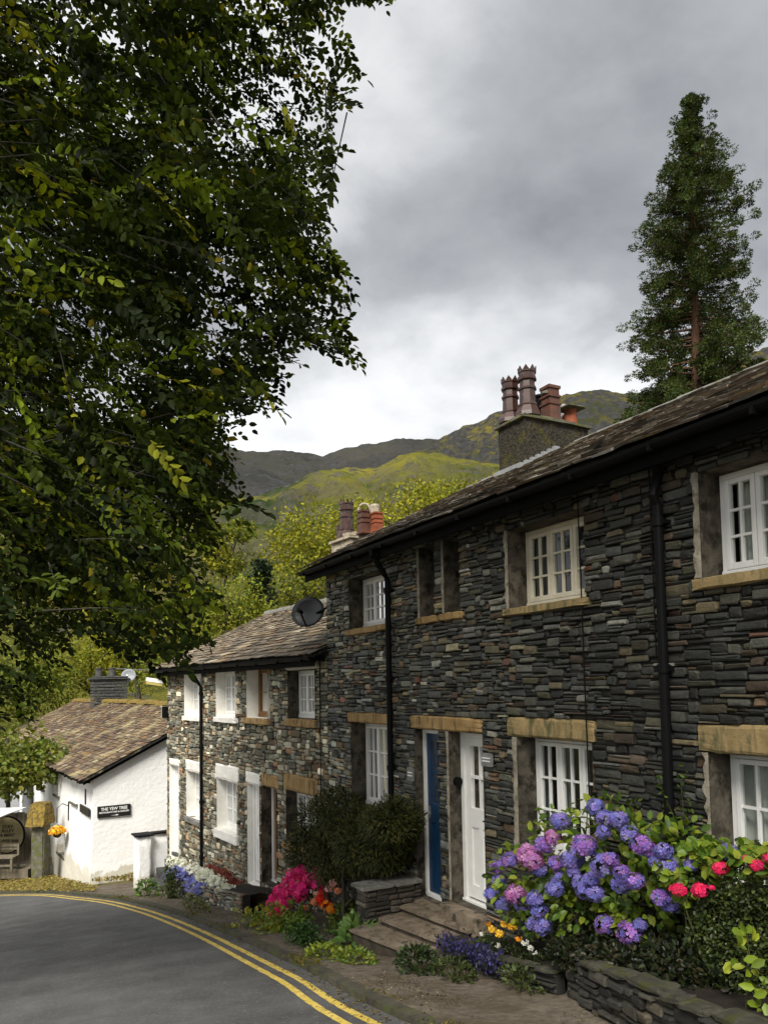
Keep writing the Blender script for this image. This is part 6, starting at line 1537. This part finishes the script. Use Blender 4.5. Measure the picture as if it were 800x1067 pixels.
bedding('red_sedum', 'dull red foliage clump at the back of the planter near the wooden post', [(232, 912, 12, 6), (244, 922, 8, 8), (222, 906, 8, 5)], [(.22, .05, .04), (.16, .05, .035)], [(.14, .05, .03), (.08, .06, .02)], .55, 90)
mound('upright_shrub', 'small upright dark green shrub between the parapet steps and planter', 'shrub', gp(166, 937, .2), .26, .38, .85, 700, .06, [(.05, .075, .014), (.08, .10, .018), (.03, .05, .012)], lumps=12)
mound('leafy_weed', 'bright leafy weed at the foot of the white parapet', 'plant', gp(148, 934, .1), .24, .3, .36, 160, .10, [(.09, .17, .03), (.13, .22, .04), (.06, .11, .02)], up=.8)
mound('grass_clump', 'ivy and grass trailing over the planter front', 'plant', gp(205, 950, .02), .16, .95, .26, 420, .05, [(.09, .11, .02), (.14, .14, .03), (.06, .08, .018)])
# hanging basket on the white house
hb = W.px(60, 866, .35); hc_ = np.array(W((hb[0], .35, hb[1]))); kk = proj(hc_)[2] / F
hbk = empty('hanging_basket', hc_, 'hanging basket of yellow flowers on the white house front', 'hanging basket')
mb = MB(); mb.lathe((hc_[0], hc_[1], hc_[2] - 7 * kk), [(.02, 0), (3.2 * kk, 1.2 * kk), (4.6 * kk, 4 * kk), (5 * kk, 7 * kk), (4.6 * kk, 7 * kk), (.05, 6 * kk)], 14); mb.build('basket', M['wicker'], hbk, True)
n = 300; d = rdir(n); d[:, 2] = np.abs(d[:, 2]) * .8 - .15
leaves('foliage', hc_ + d * 6.5 * kk * NR.uniform(.5, 1, (n, 1)), rdir(n), rdir(n) + np.array([0, 0, .5]), .11, .08, pick(MIDG, n), M['leaf'], hbk)
n = 170; d = rdir(n); d[:, 2] = np.abs(d[:, 2]) * .8 - .2
leaves('flower_mass', hc_ + d * 7.6 * kk, rdir(n), d + TOC, .10, .10, pick([(.80, .45, .02), (.85, .60, .05), (.75, .30, .02), (.80, .62, .30)], n), M['petal'], hbk, 'petal4')['kind'] = 'stuff'
mb = MB(); mb.tube([W((hb[0], .0, hb[1] + .75)), W((hb[0], .20, hb[1] + .85)), W((hb[0], .36, hb[1] + .72)), W((hb[0], .36, hb[1] + .25))], .016, 6); mb.tube([W((hb[0], .02, hb[1] + .3)), W((hb[0], .02, hb[1] + .9))], .02, 6); mb.build('bracket', M['black_iron'], hbk)

# ================================================================== GROUND COVER
def scatter_strip(o0, o1, n, i0, i1):
    i = NR.uniform(i0, i1, n); k = i.astype(int); f = (i - k)[:, None]; c = CRV[k] * (1 - f) + CRV[np.minimum(k + 1, len(CRV) - 1)] * f; nn = NRM[k]
    oo = NR.uniform(o0, o1, (n, 1)); p = c + nn * oo; return np.column_stack([p, [gh(y) - drop(v) for y, v in zip(p[:, 1], oo[:, 0])]])
i_near = int(np.argmin(np.abs(CRV[:, 1] - 2.5))); i_far = int(np.argmin(np.abs(CRV[:, 1] - 24)))
def cover(name, P, L, W_, pal, flat=.9, mat='leaf_far', tpl='dia', dz=0.0):
    n = len(P); P = P + np.array([0, 0, dz]); N = NR.normal(0, 1 - flat, (n, 3)) + np.array([0, 0, 1.]); l = L * NR.uniform(.5, 1.5, n)
    o = leaves(name, P, rdir(n) * np.array([1, 1, .15 if flat > .6 else 1]) + np.array([0, 0, 0 if flat > .6 else .9]), N if flat > .6 else rdir(n), l, l * W_, pick(pal, n, .35), M[mat], None, tpl); tag(o, kind='stuff'); return o
P = scatter_strip(-1.7, -.34, 9000, i_near, i_far); keep = NR.random(len(P)) < np.clip(.25 + np.array([noise.noise(Vector(p * 1.6)) for p in P]) * 1.6, .03, 1); cover('fallen_leaves', P[keep], .022, .6, [(.10, .07, .03), (.05, .04, .025), (.05, .04, .02), (.15, .11, .05), (.07, .055, .03), (.26, .22, .14)], .85, dz=.064)
P = scatter_strip(-.40, -.17, 6500, i_near, i_far + 8); keep = NR.random(len(P)) < np.clip(.18 + np.array([noise.noise(Vector(p * .9)) for p in P]) * 2.2, 0, 1); cover('moss', P[keep], .026, .55, [(.10, .10, .015), (.15, .13, .02), (.06, .075, .014), (.18, .13, .03)], .3, dz=.05)
P = scatter_strip(-.2, .0, 900, i_near, i_far); cover('gutter_leaves', P, .03, .6, [(.12, .09, .03), (.08, .06, .03), (.17, .14, .05)], .85, dz=.014)
# grassy leaf-strewn corner in front of the white house
P = np.array([on_ground(NR.uniform(-40, 100), NR.uniform(905, 931)) for _ in range(9000)]); keep = np.array([W.grid(p[0], p[1])[1] > .35 for p in P]); cover('leaf_litter', P[keep], .075, .6, [(.26, .18, .05), (.20, .15, .05), (.30, .24, .09), (.13, .12, .03), (.22, .20, .04)], .7, dz=.085)
P = np.array([on_ground(x, y) for x, y in zip(NR.uniform(96, 150, 900), NR.uniform(908, 922, 900))]); keep = np.array([W.grid(p[0], p[1])[0] < -.05 for p in P]); cover('leaf_litter', P[keep], .08, .6, [(.24, .18, .06), (.30, .24, .12), (.14, .13, .03)], .6, dz=.09)
